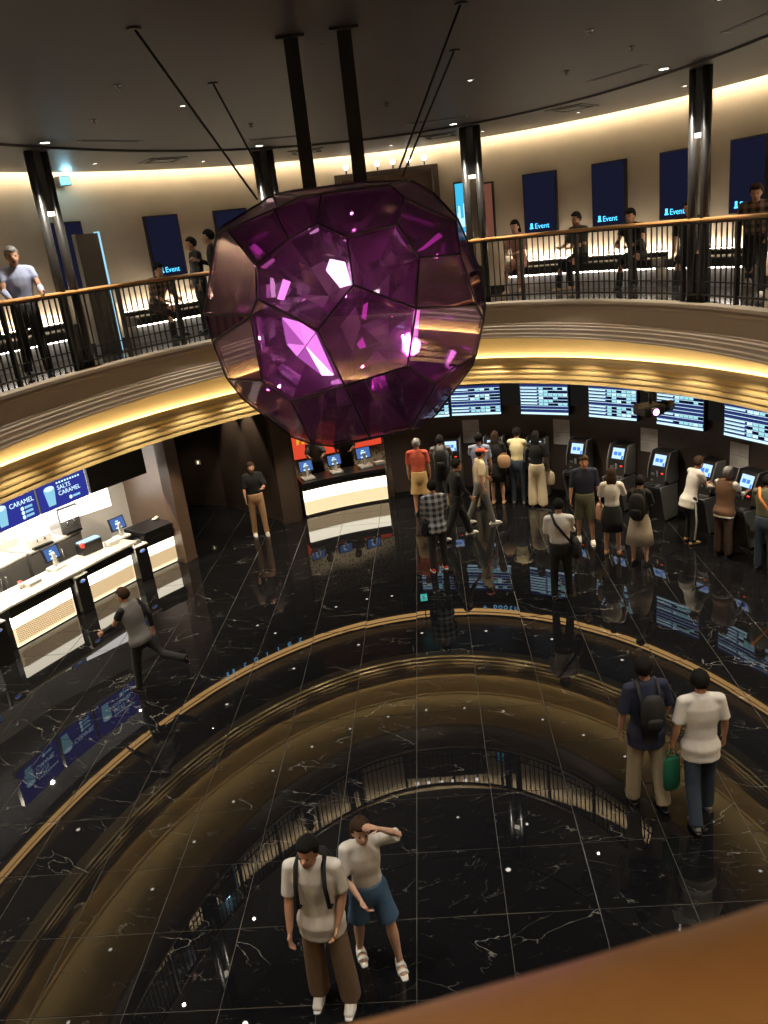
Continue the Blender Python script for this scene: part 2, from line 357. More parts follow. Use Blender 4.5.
struct(ring('ceiling_cove', [((1.2, 1.4), 7.37), ((1.2, 1.4), 7.62), ((WM[0]-A0+.05, WM[1]-B0+.05), 7.62)], 'plaster', n=128), 'hidden cove above the gallery wall')
tag(ring('led_strip', [((1.938, 2.158), 7.325), ((1.938, 2.158), 7.365)], 'led_warm', n=128), 'warm light strip in the cove at the top of the gallery wall', 'light strip')

# ------------------------------------------------------------------ lobby walls
KW = (7.45, 10.7)
T_K1 = par(.30, 17.75, *KW)
struct(ring('wall_kiosk', [(0, 0), (0, 2.0)], 'dark_wall', t0=R(-45), t1=T_K1, n=90, base=KW), 'dark brown wall behind the ticket machines')
struct(ring('baseboard_kiosk', [(-.015, 0), (-.015, .09), (0, .09)], 'black', t0=R(-45), t1=T_K1, n=90, base=KW), 'black skirting below the ticket wall')
def wallseg(name, pts, z0, z1, m, label, th=.06):
    mb = MB()
    for (x0, y0), (x1, y1) in zip(pts, pts[1:]):
        d = Vector((x1-x0, y1-y0, 0)).normalized(); n = Vector((-d.y, d.x, 0))*th
        vs = [Vector((x0, y0, 0)), Vector((x1, y1, 0)), Vector((x1, y1, 0))+n, Vector((x0, y0, 0))+n]
        mb.add([(v.x, v.y, z) for z in (z0, z1) for v in vs], [(3,2,1,0),(4,5,6,7),(0,1,5,4),(1,2,6,5),(2,3,7,6),(3,0,4,7)])
    return struct(mb.build(name, m), label)
# jamb right of the far bar, rear wall of the far bar
wallseg('wall_bar_right', [(.18, 18.02), (.55, 19.9)], 0, 2.956, 'walnut_dark', 'dark wood side wall of the far bar', -.12)
wallseg('wall_bar_left', [(-2.6, 19.4), (-1.95, 17.2)], 0, 2.956, 'walnut_dark', 'dark wood side wall left of the far bar', .12)
# alcove to the left of the far bar
wallseg('wall_alcove_back', [(-7.3, 20.1), (-3.82, 18.87)], 0, 2.956, 'walnut_dark', 'dark wood rear wall of the side passage', .1)
wallseg('wall_alcove_right', [(-3.82, 18.87), (-2.3, 17.12)], 0, 2.956, 'walnut_dark', 'dark wood wall of the side passage washed by spotlights', .1)
pc = MB(); pc.box(-.19, .19, -.16, .16, 0, 2.956); pc.box(-.205, .205, -.175, .175, 0, .08); struct(pc.build('wall_pillar', 'walnut_dark', None, (-2.12, 17.12, 0), (0, 0, R(22))), 'dark wood pillar left of the far bar')
# pillar and side wall at the end of the concession counter
pc = MB(); pc.box(-.15, .15, -.14, .14, 0, 2.956); pc.box(-.16, .16, -.15, .15, 0, .06); struct(pc.build('wall_end_pillar', 'walnut', None, (-4.13, 15.45, 0), (0, 0, R(56))), 'walnut pillar at the end of the concession counter')
wallseg('wall_concession_end', [(-4.2, 15.55), (-5.75, 17.3)], 0, 2.956, 'walnut', 'walnut side wall at the end of the concession counter', -.1)
wallseg('wall_concession_back', [(-5.7, 17.3), (-7.7, 15.3), (-8.9, 13.0), (-9.7, 10.4)], 0, 2.956, 'white_plastic', 'white rear wall of the concession stand', .1)
# door and switch plate in the passage
d = Vector((3.48, -1.23, 0)).normalized(); az = math.atan2(d.y, d.x)
dr = struct(MB().box(-.46, .46, -.03, 0, 0, 2.05).build('door_1', 'walnut_dark', None, (-5.35, 19.38, 0), (0, 0, az)), 'dark wood door in the rear wall of the side passage')
for a in ((-.5, -.46, 0, 2.1), (.46, .5, 0, 2.1), (-.5, .5, 2.06, 2.1)): MB().box(a[0], a[1], -.05, 0, a[2], a[3]).build('door_frame', 'walnut', dr)
hb = MB(); hb.box(.36, .39, -.08, -.03, .95, 1.1); hb.cyl((.375, -.08, 1.02), (.28, -.08, 1.02), .012); hb.build('handle', 'silver', dr)
sw = thing('switch_plate', 'small lit switch plate on the dark passage wall', 'switch plate', (-4.35, 19.02, 1.12), az)
MB().box(-.07, .07, -.015, 0, -.06, .06).build('plate', 'white_plastic', sw); MB().box(-.02, .02, -.022, -.015, -.035, .035).build('rocker', 'panel_light', sw)

# ------------------------------------------------------------------ ceiling lamps (downlights)
def downlight(loc, label, group, watts, tgt=None, size=75, r=.045, lampm='lamp_white', col=SOFTW):
    t = thing('downlight', label, 'downlight', loc, 0, group)
    mb = MB(); n = 14
    vs = []; 
    for rr, z in ((r*1.35, 0), (r*1.35, -.006), (r, -.006), (r*.9, .0)):
        for i in range(n): vs.append((rr*math.cos(2*PI*i/n), rr*math.sin(2*PI*i/n), z))
    mb.add(vs, [(k*n+i, k*n+(i+1) % n, (k+1)*n+(i+1) % n, (k+1)*n+i) for k in range(3) for i in range(n)], 0, True)
    mb.build('trim_ring', 'silver', t)
    l = MB(); l.cyl((0, 0, -.0025), (0, 0, -.0015), r*.9, n=n); l.build('lens', lampm, t)
    tg = tgt or (loc[0], loc[1], loc[2]-2)
    if watts: spot('downlight_beam', (loc[0], loc[1], loc[2]-.02), tg, watts, size, .5, col, r*.8)
    return t
# under the gallery overhang
K = 30
for k in range(K):
    t = R(-42) + R(264)*k/(K-1)
    x, y = on(A0+.57, B0+.57, t); tx, ty = on(A0+1.02, B0+1.02, t)
    downlight((x, y, 3.969), 'small downlight in the olive underside of the gallery overhang', 'downlights under the gallery overhang', W_SOFFIT, (x, y, 0), 86, .028, 'lamp_small', WARM)
# lobby ceiling
K = 18
for k in range(K):
    t = R(-25) + R(225)*k/(K-1)
    x, y = on(A0+1.75, B0+2.2, t)
    tx, ty = on(A0+1.5, B0+1.9, t)
    downlight((x, y, 2.955), 'small downlight in the low dark lobby ceiling', 'downlights in the lobby ceiling', W_LOWER, (tx, ty, 0), 95, .035, 'lamp_small')
# gallery ceiling ring, lamps added to brighten the people and handrail
K = 22
for k in range(K):
    t = 2*PI*(k+.5)/K
    x, y = on(A0+1.0, B0+1.1, t)
    downlight((x, y, 7.309), 'small added downlight in the dark ceiling ring over the gallery', 'added downlights over the gallery', W_GALLERY, None, 100, .035, 'lamp_small')
# alcove spots, washing the wall
for x, y in ((-3.33, 18.2), (-2.83, 17.62)):
    downlight((x-.12, y-.1, 2.955), 'downlight washing the dark wood wall of the side passage', 'downlights in the side passage', 130, (x-.02, y-.0, 0), 55, .035, 'lamp_small', SOFTW)
for x, y in ((-4.6, 18.0), (-4.4, 16.6)):
    downlight((x, y, 2.955), 'downlight in the ceiling of the side passage', 'downlights in the side passage ceiling', 30, None, 80, .035, 'lamp_small', SOFTW)
# main ceiling, one beside each column
COLT = [par(-3.87, 11.27, A0+.1, B0+.1), par(-1.25, 14.05, A0+.1, B0+.1), par(2.08, 14.15, A0+.1, B0+.1), par(4.40, 10.72, A0+.1, B0+.1), R(-12), R(192), R(-38), R(218)]
for k, t in enumerate(COLT):
    x, y = on(A0-.32, B0-.32, t+.03)
    downlight((x, y, ZC-.001), 'bright downlight in the dark ceiling beside a steel column', 'downlights beside the columns', W_CEIL, (x*.93, y*.97+.2, 0), 80, .06, 'lamp_white', (1, .93, .82))
for x, y in ((.75, .45), (-1.6, 9.4), (1.5, 9.9), (-1.5, 5.0), (1.4, 4.6), (3.2, 7.4), (-3.4, 7.2)):  # first one is added, and stronger, to brighten the near handrail
    downlight((x, y, ZC-.001), 'tiny downlight in the dark ceiling over the void', 'downlights over the void', W_CEIL*(.9 if y > 1 else 3.2), (x, y, 0), 70, .03, 'lamp_small', (1, .93, .82))

# ------------------------------------------------------------------ steel columns of the gallery
for k, t in enumerate(COLT):
    names = ['at the left beside the light-blue edged panel', 'half hidden behind the hanging crystal', 'right of the hanging crystal by the cyan poster', 'at the right between the blue screens', 'on the right side of the hall', 'on the left side of the hall', 'near the viewer on the right', 'near the viewer on the left']
    x, y = on(A0+.13, B0+.13, t)
    th = thing('steel_column', 'pair of dark steel tubes from gallery floor to ceiling, ' + names[k], 'column', (x, y, ZM), out_ang(A0, B0, t)+PI/2, 'steel columns of the gallery')
    for s in (-1, 1):
        mb = MB(); mb.cyl((s*.12, 0, .02), (s*.12, 0, ZC-ZM-.005), .062, n=20); mb.build('tube', 'steel_dark', th)
    MB().box(-.06, .06, -.025, .025, 2.05, ZC-ZM-.005).build('upper_web', 'black', th)
    MB().box(-.06, .06, -.025, .025, .02, .62).build('lower_web', 'black', th)
    bp = MB(); bp.box(-.26, .26, -.11, .11, .0, .02); bp.build('base_plate', 'steel_dark', th)
    lb = MB(); lb.box(-.055, .055, -.035, .035, 2.0, 2.05); lb.build('lamp', 'panel_bright', th)

# ------------------------------------------------------------------ gallery railing
rl = thing('gallery_railing', 'black iron railing with a glossy orange wood handrail around the gallery void', 'railing', (*on(A0+.09, B0+.09, PI/2), ZM))
rl.location = (CX, CY, ZM)
def rel(o):          # parts carry world geometry, keep them where they are
    o.parent = rl; o.matrix_parent_inverse = Matrix.Translation((-CX, -CY, -ZM)); return o
hp = [(.100+.042*math.cos(2*PI*i/12), ZR-.028+.028*math.sin(2*PI*i/12)) for i in range(12)]
rel(ring('handrail', hp, 'oak_rail', n=240, closed=True))
rel(ring('handrail_bar', [(.07, ZR-.075), (.11, ZR-.075), (.11, ZR-.055), (.07, ZR-.055)], 'iron', n=240, closed=True, smooth=False))
rel(ring('bottom_bar', [(.075, ZM+.10), (.105, ZM+.10), (.105, ZM+.125), (.075, ZM+.125)], 'iron', n=240, closed=True, smooth=False))
rel(ring('middle_bar', [(.08, ZM+.27), (.10, ZM+.27), (.10, ZM+.285), (.08, ZM+.285)], 'iron', n=240, closed=True, smooth=False))
# arc-length samples
def arc_samples(a, b, t0, t1, step):
    out = []; t = t0; acc = 0; last = on(a, b, t0); N = 6000
    nxt = 0
    for i in range(N+1):
        t = t0 + (t1-t0)*i/N; p = on(a, b, t); acc += math.dist(p, last); last = p
        if acc >= nxt: out.append(t); nxt += step
    return out
bal = MB(); bal.box(-.008, .008, -.008, .008, ZM+.02-ZM, ZR-.07-ZM); balm = bal.mesh('baluster', ['iron'])
pst = MB(); pst.box(-.022, .022, -.028, .028, 0, ZR-.06-ZM); pst.box(-.05, .05, -.05, .05, 0, .015); pstm = pst.mesh('post', ['iron'])
ts = arc_samples(A0+.09, B0+.09, R(-17), R(205), .105); nb = 0
near = MB()
for k, t in enumerate(ts):
    x, y = on(A0+.09, B0+.09, t); rz = out_ang(A0, B0, t)+PI/2
    if k % 10 == 0: o = link('post', pstm, None, (x, y, ZM), (0, 0, rz))
    else:
        nb += 1
        if nb > 300: continue
        o = link('baluster', balm, None, (x, y, ZM), (0, 0, rz))
    rel(o)
for t in arc_samples(A0+.09, B0+.09, R(206), R(342), .105):
    x, y = on(A0+.09, B0+.09, t); m = Matrix.Translation((x, y, ZM)) @ Matrix.Rotation(out_ang(A0, B0, t), 4, 'Z')
    near.box(-.008, .008, -.008, .008, .02, ZR-.07-ZM, 0, m)
o = rel(near.build('near_balusters', 'iron')); o['kind'] = 'stuff'

# ------------------------------------------------------------------ gallery benches with light behind and below
def bench(t0, t1, label):
    n = max(6, int(abs(t1-t0)*40)); x, y = on(WM[0]-.4, WM[1]-.4, (t0+t1)/2)
    th = thing('bench', label, 'bench', (x, y, ZM), 0, 'lit benches along the gallery wall')
    inv = Matrix.Translation((-x, -y, -ZM))
    def add(nm, pr, m):
        o = ring(nm, [(p, z+ZM) for p, z in pr], m, t0=t0, t1=t1, n=n, base=WM, closed=True, smooth=False); o.parent = th; o.matrix_parent_inverse = inv; return o
    add('seat', [(-.62, .30), (-.62, .42), (-.60, .44), (-.16, .44), (-.16, .30)], 'leather')
    add('backrest', [(-.16, .22), (-.16, .50), (-.12, .52), (-.09, .52), (-.09, .22)], 'leather')
    add('plinth', [(-.50, .0), (-.50, .27), (-.16, .27), (-.16, 0)], 'brushed')
    o = ring('under_light', [(-.58, ZM+.295), (-.53, ZM+.295), (-.53, ZM+.275)], 'led_under', t0=t0, t1=t1, n=n, base=WM); o.parent = th; o.matrix_parent_inverse = inv
    o = ring('wall_light', [(-.085, ZM+.525), (-.045, ZM+.525)], 'led_bench', t0=t0, t1=t1, n=n, base=WM); o.parent = th; o.matrix_parent_inverse = inv
tb = lambda X, Y: par(X, Y, *WM)
bench(tb(5.95, 11.0), tb(6.3, 9.3), 'black wall bench with glowing wall at the far right end')
bench(tb(5.35, 13.6), tb(6.0, 12.2), 'black wall bench with glowing wall right of the right-hand column')
bench(tb(3.0, 16.1), tb(5.25, 13.85), 'long black wall bench with glowing wall under the blue screens on the right')
bench(tb(-2.35, 16.0), tb(-.6, 16.65), 'black wall bench with glowing wall behind the hanging crystal')
bench(tb(-4.15, 14.5), tb(-2.5, 15.9), 'black wall bench with glowing wall under the left blue screen')
bench(tb(-5.75, 11.9), tb(-4.85, 13.6), 'black wall bench with glowing wall at the far left')

# ------------------------------------------------------------------ gallery screens, door, posters
def gscreen(X, Y, label, logo=True):
    t = par(X, Y, *WM); x, y = on(WM[0]-.055, WM[1]-.055, t)
    th = thing('wall_screen', label, 'screen', (x, y, 5.55), face_in(*WM, t), 'portrait screens on the gallery wall')
    bevel(MB().box(-.33, .33, -.03, .05, 0, 1.04).build('frame', 'black', th), .006)
    MB().box(-.305, .305, -.032, -.028, .02, 1.015).build('display', 'screen_navy', th)
    if logo:
        text_mesh('lettering', 'Event', .13, 'logo_cyan', th, (.03, -.036, .075), extrude=.001)
        mk = MB(); mk.box(-.2, -.155, -.038, -.034, .10, .175); mk.box(-.215, -.14, -.038, -.034, .075, .098); mk.build('logo_mark', 'logo_cyan', th)
gscreen(-3.35, 15.28, 'dark blue portrait screen with cyan lettering, left of the hanging crystal')
gscreen(-2.22, 16.07, 'dark blue portrait screen partly covered by the crystal on the left', False)
gscreen(3.55, 15.76, 'first dark blue portrait screen right of the crystal')
gscreen(4.55, 14.82, 'second dark blue portrait screen right of the crystal')
gscreen(5.33, 13.74, 'dark blue portrait screen half behind the right-hand column')
gscreen(5.93, 12.55, 'rightmost dark blue portrait screen on the gallery wall')
gscreen(-4.62, 13.89, 'dark blue portrait screen seen through the left column', False)
# doorway behind the crystal
t = par(.8, 16.8, *WM); x, y = on(WM[0]-.06, WM[1]-.06, t)
dw = thing('portal', 'wide black door portal with a row of lamps above, behind the crystal', 'doorway', (x, y, ZM), face_in(*WM, t))
for a in ((-1.0, -.9, 0, 2.36), (.9, 1.0, 0, 2.36), (-1.0, 1.0, 2.36, 2.46)): bevel(MB().box(a[0], a[1], -.09, .3, a[2], a[3]).build('frame', 'walnut_dark', dw), .006)
MB().box(-.9, .0, -.02, .02, 0, 2.36).build('door_leaf', 'walnut', dw); MB().box(.005, .9, -.02, .02, 0, 2.36).build('door_leaf', 'walnut', dw)
for s in (-.08, .08): MB().cyl((s, -.06, .9), (s, -.06, 1.3), .015).build('handle', 'silver', dw)
for i in range(6):
    l = MB(); l.ell((-.75+.3*i, -.12, 2.58), (.05, .05, .05)); l.build('lamp', 'lamp_small', dw)
    MB().cyl((-.75+.3*i, -.12, 2.46), (-.75+.3*i, -.12, 2.54), .015).build('lamp_holder', 'black', dw)
def poster(X, Y, z0, z1, wd, m, label, cat='poster'):
    t = par(X, Y, *WM); x, y = on(WM[0]-.05, WM[1]-.05, t)
    th = thing('wall_poster', label, cat, (x, y, z0), face_in(*WM, t))
    bevel(MB().box(-wd/2, wd/2, -.02, .05, 0, z1-z0).build('frame', 'black', th), .005)
    MB().box(-wd/2+.03, wd/2-.03, -.023, -.019, .03, z1-z0-.03).build('print', m, th); return th
ps = poster(2.2, 16.5, 5.5, 6.62, .3, 'poster_cyan', 'glowing cyan poster right of the crystal, left of the column')
mb = MB()
for k in range(9): mb.box(-.1+.02*k, -.085+.02*k, -.027, -.023, .3, .45+.3*random.random())
mb.box(-.11, .11, -.027, -.023, .12, .2); mb.build('skyline', 'screen_white', ps)
poster(2.62, 16.32, 5.5, 6.55, .34, 'poster_red', 'reddish framed poster between the two tubes of the column right of the crystal')
# dark totem panel with light-blue edge
tp = thing('totem_panel', 'tall dark grey panel with a light-blue glowing edge beside the left column', 'sign panel', (-3.99, 12.98, ZM), R(58))
MB().box(-.23, .2, -.04, .04, 0, 1.8).build('body', 'totem', tp)
MB().box(.2, .235, -.045, .045, 0, 1.82).build('glowing_edge', 'blue_strip', tp)
MB().box(-.26, .26, -.09, .09, 0, .02).build('foot', 'black', tp)
# small cyan-white lamp near the ceiling at the left
cl = thing('wall_lamp', 'small cyan-white lamp box high on the wall right of the left column', 'lamp', (*on(WM[0]-.12, WM[1]-.12, par(-4.55, 14.05, *WM)), 7.12), face_in(*WM, par(-4.55, 14.05, *WM)))
MB().box(-.1, .1, -.05, .1, 0, .14).build('housing', 'black', cl); MB().box(-.085, .085, -.055, -.05, .015, .125).build('lens', 'cyan_led', cl)
dl = bpy.data.lights.new('wall_lamp_glow', 'POINT'); dl.energy = 9; dl.color = (.35, .8, 1); dl.shadow_soft_size = .08
lo = bpy.data.objects.new('wall_lamp_glow', dl); COL.objects.link(lo); lo.location = (0, -.14, .07); lo.parent = cl

# ------------------------------------------------------------------ things on the ceiling
def vent(X, Y, rz, label, lx=.6, ly=.6):
    th = thing('ceiling_vent', label, 'air vent', (X, Y, 7.309), rz)
    fr = MB(); fr.box(-lx/2, lx/2, -ly/2, -ly/2+.05, -.012, 0); fr.box(-lx/2, lx/2, ly/2-.05, ly/2, -.012, 0); fr.box(-lx/2, -lx/2+.05, -ly/2, ly/2, -.012, 0); fr.box(lx/2-.05, lx/2, -ly/2, ly/2, -.012, 0)
    fr.build('frame', 'ceiling_ring', th); MB().box(-lx/2+.05, lx/2-.05, -ly/2+.05, ly/2-.05, -.003, 0).build('opening', 'black_matte', th)
    MB().box(-lx*.27, lx*.27, -ly*.27, ly*.27, -.016, -.003).build('panel', 'ceiling_ring', th)
vent(-2.79, 13.75, R(30), 'square air vent in the ceiling ring above the left blue screen')
vent(3.49, 13.2, R(-40), 'square air vent in the ceiling ring above the right blue screens')
vent(-.6, 14.9, R(0), 'square air vent in the ceiling ring behind the crystal rods'); vent(1.69, 14.9, R(-14), 'square air vent in the ceiling ring left of the column by the cyan poster')
def slot(X, Y, rz, label, L=.9):
    th = thing('air_slot', label, 'air vent', (X, Y, ZC-.001), rz); MB().box(-L/2, L/2, -.045, .045, -.008, 0).build('frame', 'grey_metal', th)
    for s in (-.02, .02): MB().box(-L/2+.03, L/2-.03, s-.012, s+.012, -.0095, -.008).build('gap', 'black_matte', th)
slot(-2.9, 11.3, R(47), 'narrow air slot in the dark ceiling at the left'); slot(3.35, 10.6, R(-62), 'narrow air slot in the dark ceiling at the right')
slot(3.95, 8.4, R(-80), 'narrow air slot in the dark ceiling near the right edge'); slot(1.45, 13.0, R(-10), 'narrow air slot in the dark ceiling behind the crystal')
slot(-.9, 12.9, R(15), 'narrow air slot in the dark ceiling left of the crystal rods')
for i, (X, Y) in enumerate(((-1.9, 8.0), (-.4, 9.0), (2.3, 8.0), (2.6, 10.0), (-2.6, 9.6), (.6, 10.8), (3.0, 9.0), (-1.1, 11.2))):
    sp = thing('sprinkler', 'tiny sprinkler head in the dark ceiling', 'sprinkler', (X, Y, ZC), 0, 'ceiling sprinklers')
    m_ = MB(); m_.cyl((0, 0, 0), (0, 0, -.01), .035); m_.build('rosette', 'silver', sp); m_ = MB(); m_.cyl((0, 0, -.01), (0, 0, -.04), .012); m_.cyl((0, 0, -.04), (0, 0, -.044), .02); m_.build('nozzle', 'silver', sp)

# ------------------------------------------------------------------ hanging crystal
CC = Vector((-.11, 7.2, 5.26))
PL = [(-.093,-.96,.266,1.1),(.312,-.913,.262,1.081),(.188,-.982,-.024,1.071),(-.374,-.905,-.203,1.113),(.239,-.769,-.594,1.101),(-.175,-.726,-.666,1.118),
      (.636,-.758,-.145,1.082),(.611,-.474,-.634,1.136),(.62,-.675,.401,1.112),(.189,-.727,.66,1.126),(-.257,-.661,.705,1.154),(-.35,-.661,.664,1.161),(-.772,-.593,.228,1.152),
      (-.795,-.607,.007,1.153),(-.759,-.637,-.136,1.139),(-.619,-.532,-.578,1.126),(.58,-.328,.746,1.146),(.91,-.355,.214,1.138),(.66,-.74,.13,1.086)]
PL += [(-a, -b, -c, d) for a, b, c, d in PL] + [(.1, -.25, -.96, 1.13), (.0, -.1, 1, .99), (.95, -.1, -.3, 1.15), (-.3, -.2, .93, 1.06), (-.93, .0, -.35, 1.13)]
vw = (EYE-CC).normalized(); l1 = vw.cross(Vector((0, 0, 1))).normalized(); l2 = vw.cross(l1)
for i in range(11):
    q = 2*PI*(i+.35)/11; n = (l1*math.cos(q)+l2*math.sin(q))*.985-vw*(.10+.06*(i % 2)); PL.append((*n, 1.095*n.length))
bm = bmesh.new(); bmesh.ops.create_cube(bm, size=4)
for a, b, c, d in PL:
    n = Vector((a, b, c)); l = n.length; n /= l
    g = bm.verts[:]+bm.edges[:]+bm.faces[:]
    r = bmesh.ops.bisect_plane(bm, geom=g, plane_co=n*(d/l), plane_no=n, clear_outer=True, dist=1e-5)
    es = [e for e in r['geom_cut'] if isinstance(e, bmesh.types.BMEdge)]
    if es: bmesh.ops.contextual_create(bm, geom=es)
bmesh.ops.remove_doubles(bm, verts=bm.verts[:], dist=.02)
bmesh.ops.dissolve_degenerate(bm, edges=bm.edges[:], dist=.01)
bm.normal_update()
cr = thing('crystal_chandelier', 'huge purple faceted glass crystal hanging in the middle of the hall', 'chandelier', CC)
rng = random.Random(3)
for f in bm.faces:
    P = [v.co.copy() for v in f.verts]; c = sum(P, Vector())/len(P); n = f.normal
    if n.dot(c) < 0: n = -n; P = P[::-1]
    if f.calc_area() < .004: continue
    Q = [c+(p-c)*.985 for p in P]
    mb = MB(); k = len(Q)
    mb.add(Q+[q-n*.012 for q in Q], [list(range(k)), list(range(k, 2*k))[::-1]]+[(i, k+i, k+(i+1) % k, (i+1) % k) for i in range(k)])
    pane = mb.build('glass_pane', 'crystal_pane', cr)
    # faceted cup behind the pane
    ax = c*.50 + Vector((rng.uniform(-.1, .1), rng.uniform(-.1, .1), rng.uniform(-.1, .1)))
    I = [(c+(p-c)*.62)*.74 for p in P]
    O = [p*.965 for p in Q]
    mb = MB()
    mb.add(O+I, [(i, (i+1) % k, k+(i+1) % k, k+i) for i in range(k)], 0); mb.add(I+[ax], [(i, (i+1) % k, k) for i in range(k)], 1)
    mb.m = [rng.choice((0, 1, 3, 0)) for _ in range(k)]+[rng.choice((2, 4, 0, 2, 1)) for _ in range(k)]
    mb.build('facet_cup', ['facet_a', 'facet_c', 'facet_d', 'facet_e', 'facet_f'], pane)
for e in bm.edges:
    a, b = e.verts[0].co*1.002, e.verts[1].co*1.002
    if (a-b).length < .03: continue
    mb = MB(); mb.cyl(a, b, .0085, n=6, smooth=False); mb.build('edge_bar', 'steel_dark', cr)
bm.free()
# crystal highlights painted as glowing shards, then added point lights
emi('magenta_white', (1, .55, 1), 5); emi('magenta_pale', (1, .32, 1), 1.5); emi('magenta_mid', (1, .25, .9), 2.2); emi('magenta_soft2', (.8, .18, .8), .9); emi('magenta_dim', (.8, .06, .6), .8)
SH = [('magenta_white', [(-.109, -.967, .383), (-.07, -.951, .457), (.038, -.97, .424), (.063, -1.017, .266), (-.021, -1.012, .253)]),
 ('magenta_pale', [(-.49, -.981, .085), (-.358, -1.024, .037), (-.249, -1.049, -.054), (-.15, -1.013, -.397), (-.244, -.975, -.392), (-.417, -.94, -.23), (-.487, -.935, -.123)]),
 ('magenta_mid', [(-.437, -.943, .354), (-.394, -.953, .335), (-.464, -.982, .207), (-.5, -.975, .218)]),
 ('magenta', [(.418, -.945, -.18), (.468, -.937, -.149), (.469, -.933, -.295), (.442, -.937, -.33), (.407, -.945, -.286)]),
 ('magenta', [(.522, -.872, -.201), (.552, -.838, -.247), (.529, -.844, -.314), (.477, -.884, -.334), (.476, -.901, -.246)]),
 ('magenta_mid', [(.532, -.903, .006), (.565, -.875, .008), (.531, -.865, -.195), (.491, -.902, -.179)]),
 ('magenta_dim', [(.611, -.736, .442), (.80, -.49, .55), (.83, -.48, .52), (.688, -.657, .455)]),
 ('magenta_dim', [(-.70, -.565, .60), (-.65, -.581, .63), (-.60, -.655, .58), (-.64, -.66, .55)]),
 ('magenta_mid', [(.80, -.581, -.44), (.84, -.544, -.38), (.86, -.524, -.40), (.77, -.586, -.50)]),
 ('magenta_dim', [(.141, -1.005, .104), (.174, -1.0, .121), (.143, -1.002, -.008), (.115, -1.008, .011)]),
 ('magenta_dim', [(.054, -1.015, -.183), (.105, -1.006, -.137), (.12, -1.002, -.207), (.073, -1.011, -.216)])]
for m, P in SH:                       # emissive plates standing in for glints, set just behind the panes
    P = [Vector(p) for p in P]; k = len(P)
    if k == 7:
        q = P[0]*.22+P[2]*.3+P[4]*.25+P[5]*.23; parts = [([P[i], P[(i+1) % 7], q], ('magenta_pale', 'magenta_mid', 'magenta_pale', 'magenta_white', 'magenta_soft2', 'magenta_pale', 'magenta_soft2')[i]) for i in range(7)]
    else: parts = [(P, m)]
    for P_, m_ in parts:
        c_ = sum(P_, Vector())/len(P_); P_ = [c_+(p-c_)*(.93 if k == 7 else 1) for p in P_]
        n = len(P_); I = [p*.975 for p in P_]; mb = MB(); mb.add(P_+I, [list(range(n)), list(range(n, 2*n))[::-1]]+[(i, (i+1) % n, n+(i+1) % n, n+i) for i in range(n)]); mb.build('painted_highlight', m_, cr)
for p, wt in (((.36, -.55, -.2), 2.0), ((-.36, -.55, -.15), 3.0), ((0, .1, 0), 4.2), ((.2, -.3, .45), 1.2)):  # light sources added inside to tint the facets magenta
    d = bpy.data.lights.new('added_crystal_glow', 'POINT'); d.energy = wt; d.color = (1, .28, .88); d.shadow_soft_size = .012
    o = bpy.data.objects.new('added_crystal_glow', d); COL.objects.link(o); o.parent = cr; o.location = p
# rods and stays carrying it
for X, Y, lab in ((-.29, 7.03, 'left'), (.12, 6.95, 'right')):
    th = thing('hanging_rod', 'thick dark square rod from the ceiling to the crystal, the %s one' % lab, 'rod', (X, Y, ZC))
    MB().box(-.055, .055, -.055, .055, -1.08, 0).build('tube', 'iron', th); MB().box(-.11, .11, -.11, .11, -.02, 0).build('ceiling_plate', 'iron', th)
for (X, Y), q, lab in (((-1.3, 6.25), (-.72, 6.95, 6.22), 'nearer of the two at the left'), ((-1.12, 8.41), (-.62, 7.6, 6.22), 'farther of the two at the left'), ((.97, 6.59), (.44, 7.0, 6.32), 'nearer of the two at the right'), ((1.12, 8.2), (.5, 7.6, 6.3), 'farther of the two at the right')):
    th = thing('stay_cable', 'thin black stay cable from ceiling to crystal, '+lab, 'cable', (X, Y, ZC))
    mb = MB(); mb.cyl((0, 0, 0), Vector(q)-Vector((X, Y, ZC)), .009, n=8); mb.build('wire', 'iron', th); mb = MB(); mb.cyl((0, 0, 0), (0, 0, -.012), .05); mb.build('anchor', 'iron', th)

# ------------------------------------------------------------------ lit words on the bulkhead
def bsign(X, Y, txt, size, step, label):
    t = par(X, Y, *BH); x, y = on(BH[0]-.02, BH[1]-.02, t); rz = face_in(*BH, t)
    th = thing('lit_sign', label, 'sign', (x, y, 2.66), rz)
    inv = (Matrix.Translation((x, y, 2.66)) @ Matrix.Rotation(rz, 4, 'Z')).inverted()
    r_ = math.hypot(BH[0]*math.sin(t), BH[1]*math.cos(t)); n = len(txt)
    for i, ch in enumerate(txt):
        if ch == ' ': continue
        ti = t-(i-(n-1)/2)*step/r_; xi, yi = on(BH[0]-.025, BH[1]-.025, ti)
        if ch == '#':
            o = MB(); o.ell((0, 0, .16), (.025, .01, .025)); o.box(-.03, .03, -.005, .005, .06, .13); o.box(-.022, -.004, -.005, .005, 0, .06); o.box(.004, .022, -.005, .005, 0, .06)
            o = o.build('pictogram', 'sign_blue', th, (xi, yi, 2.66), (0, 0, face_in(*BH, ti)))
        else: o = text_mesh('letter', ch, size, 'sign_blue', th, (xi, yi, 2.66), (PI/2, 0, face_in(*BH, ti)), extrude=.006)
        o.matrix_parent_inverse = inv
    return th
bsign(-3.0, 15.95, '## t o i l e t', .22, .15, 'blue lit word toilet with two pictograms on the bulkhead over the side passage')
bsign(2.45, 16.95, '+ booth', .2, .125, 'blue lit word booth on the bulkhead over the ticket machines')
ex = thing('exit_sign', 'small turquoise glowing exit sign over the ticket wall near the far bar', 'sign', (*on(BH[0]-.05, BH[1]-.05, par(.72, 17.5, *BH)), 2.28), face_in(*BH, par(.72, 17.5, *BH)))
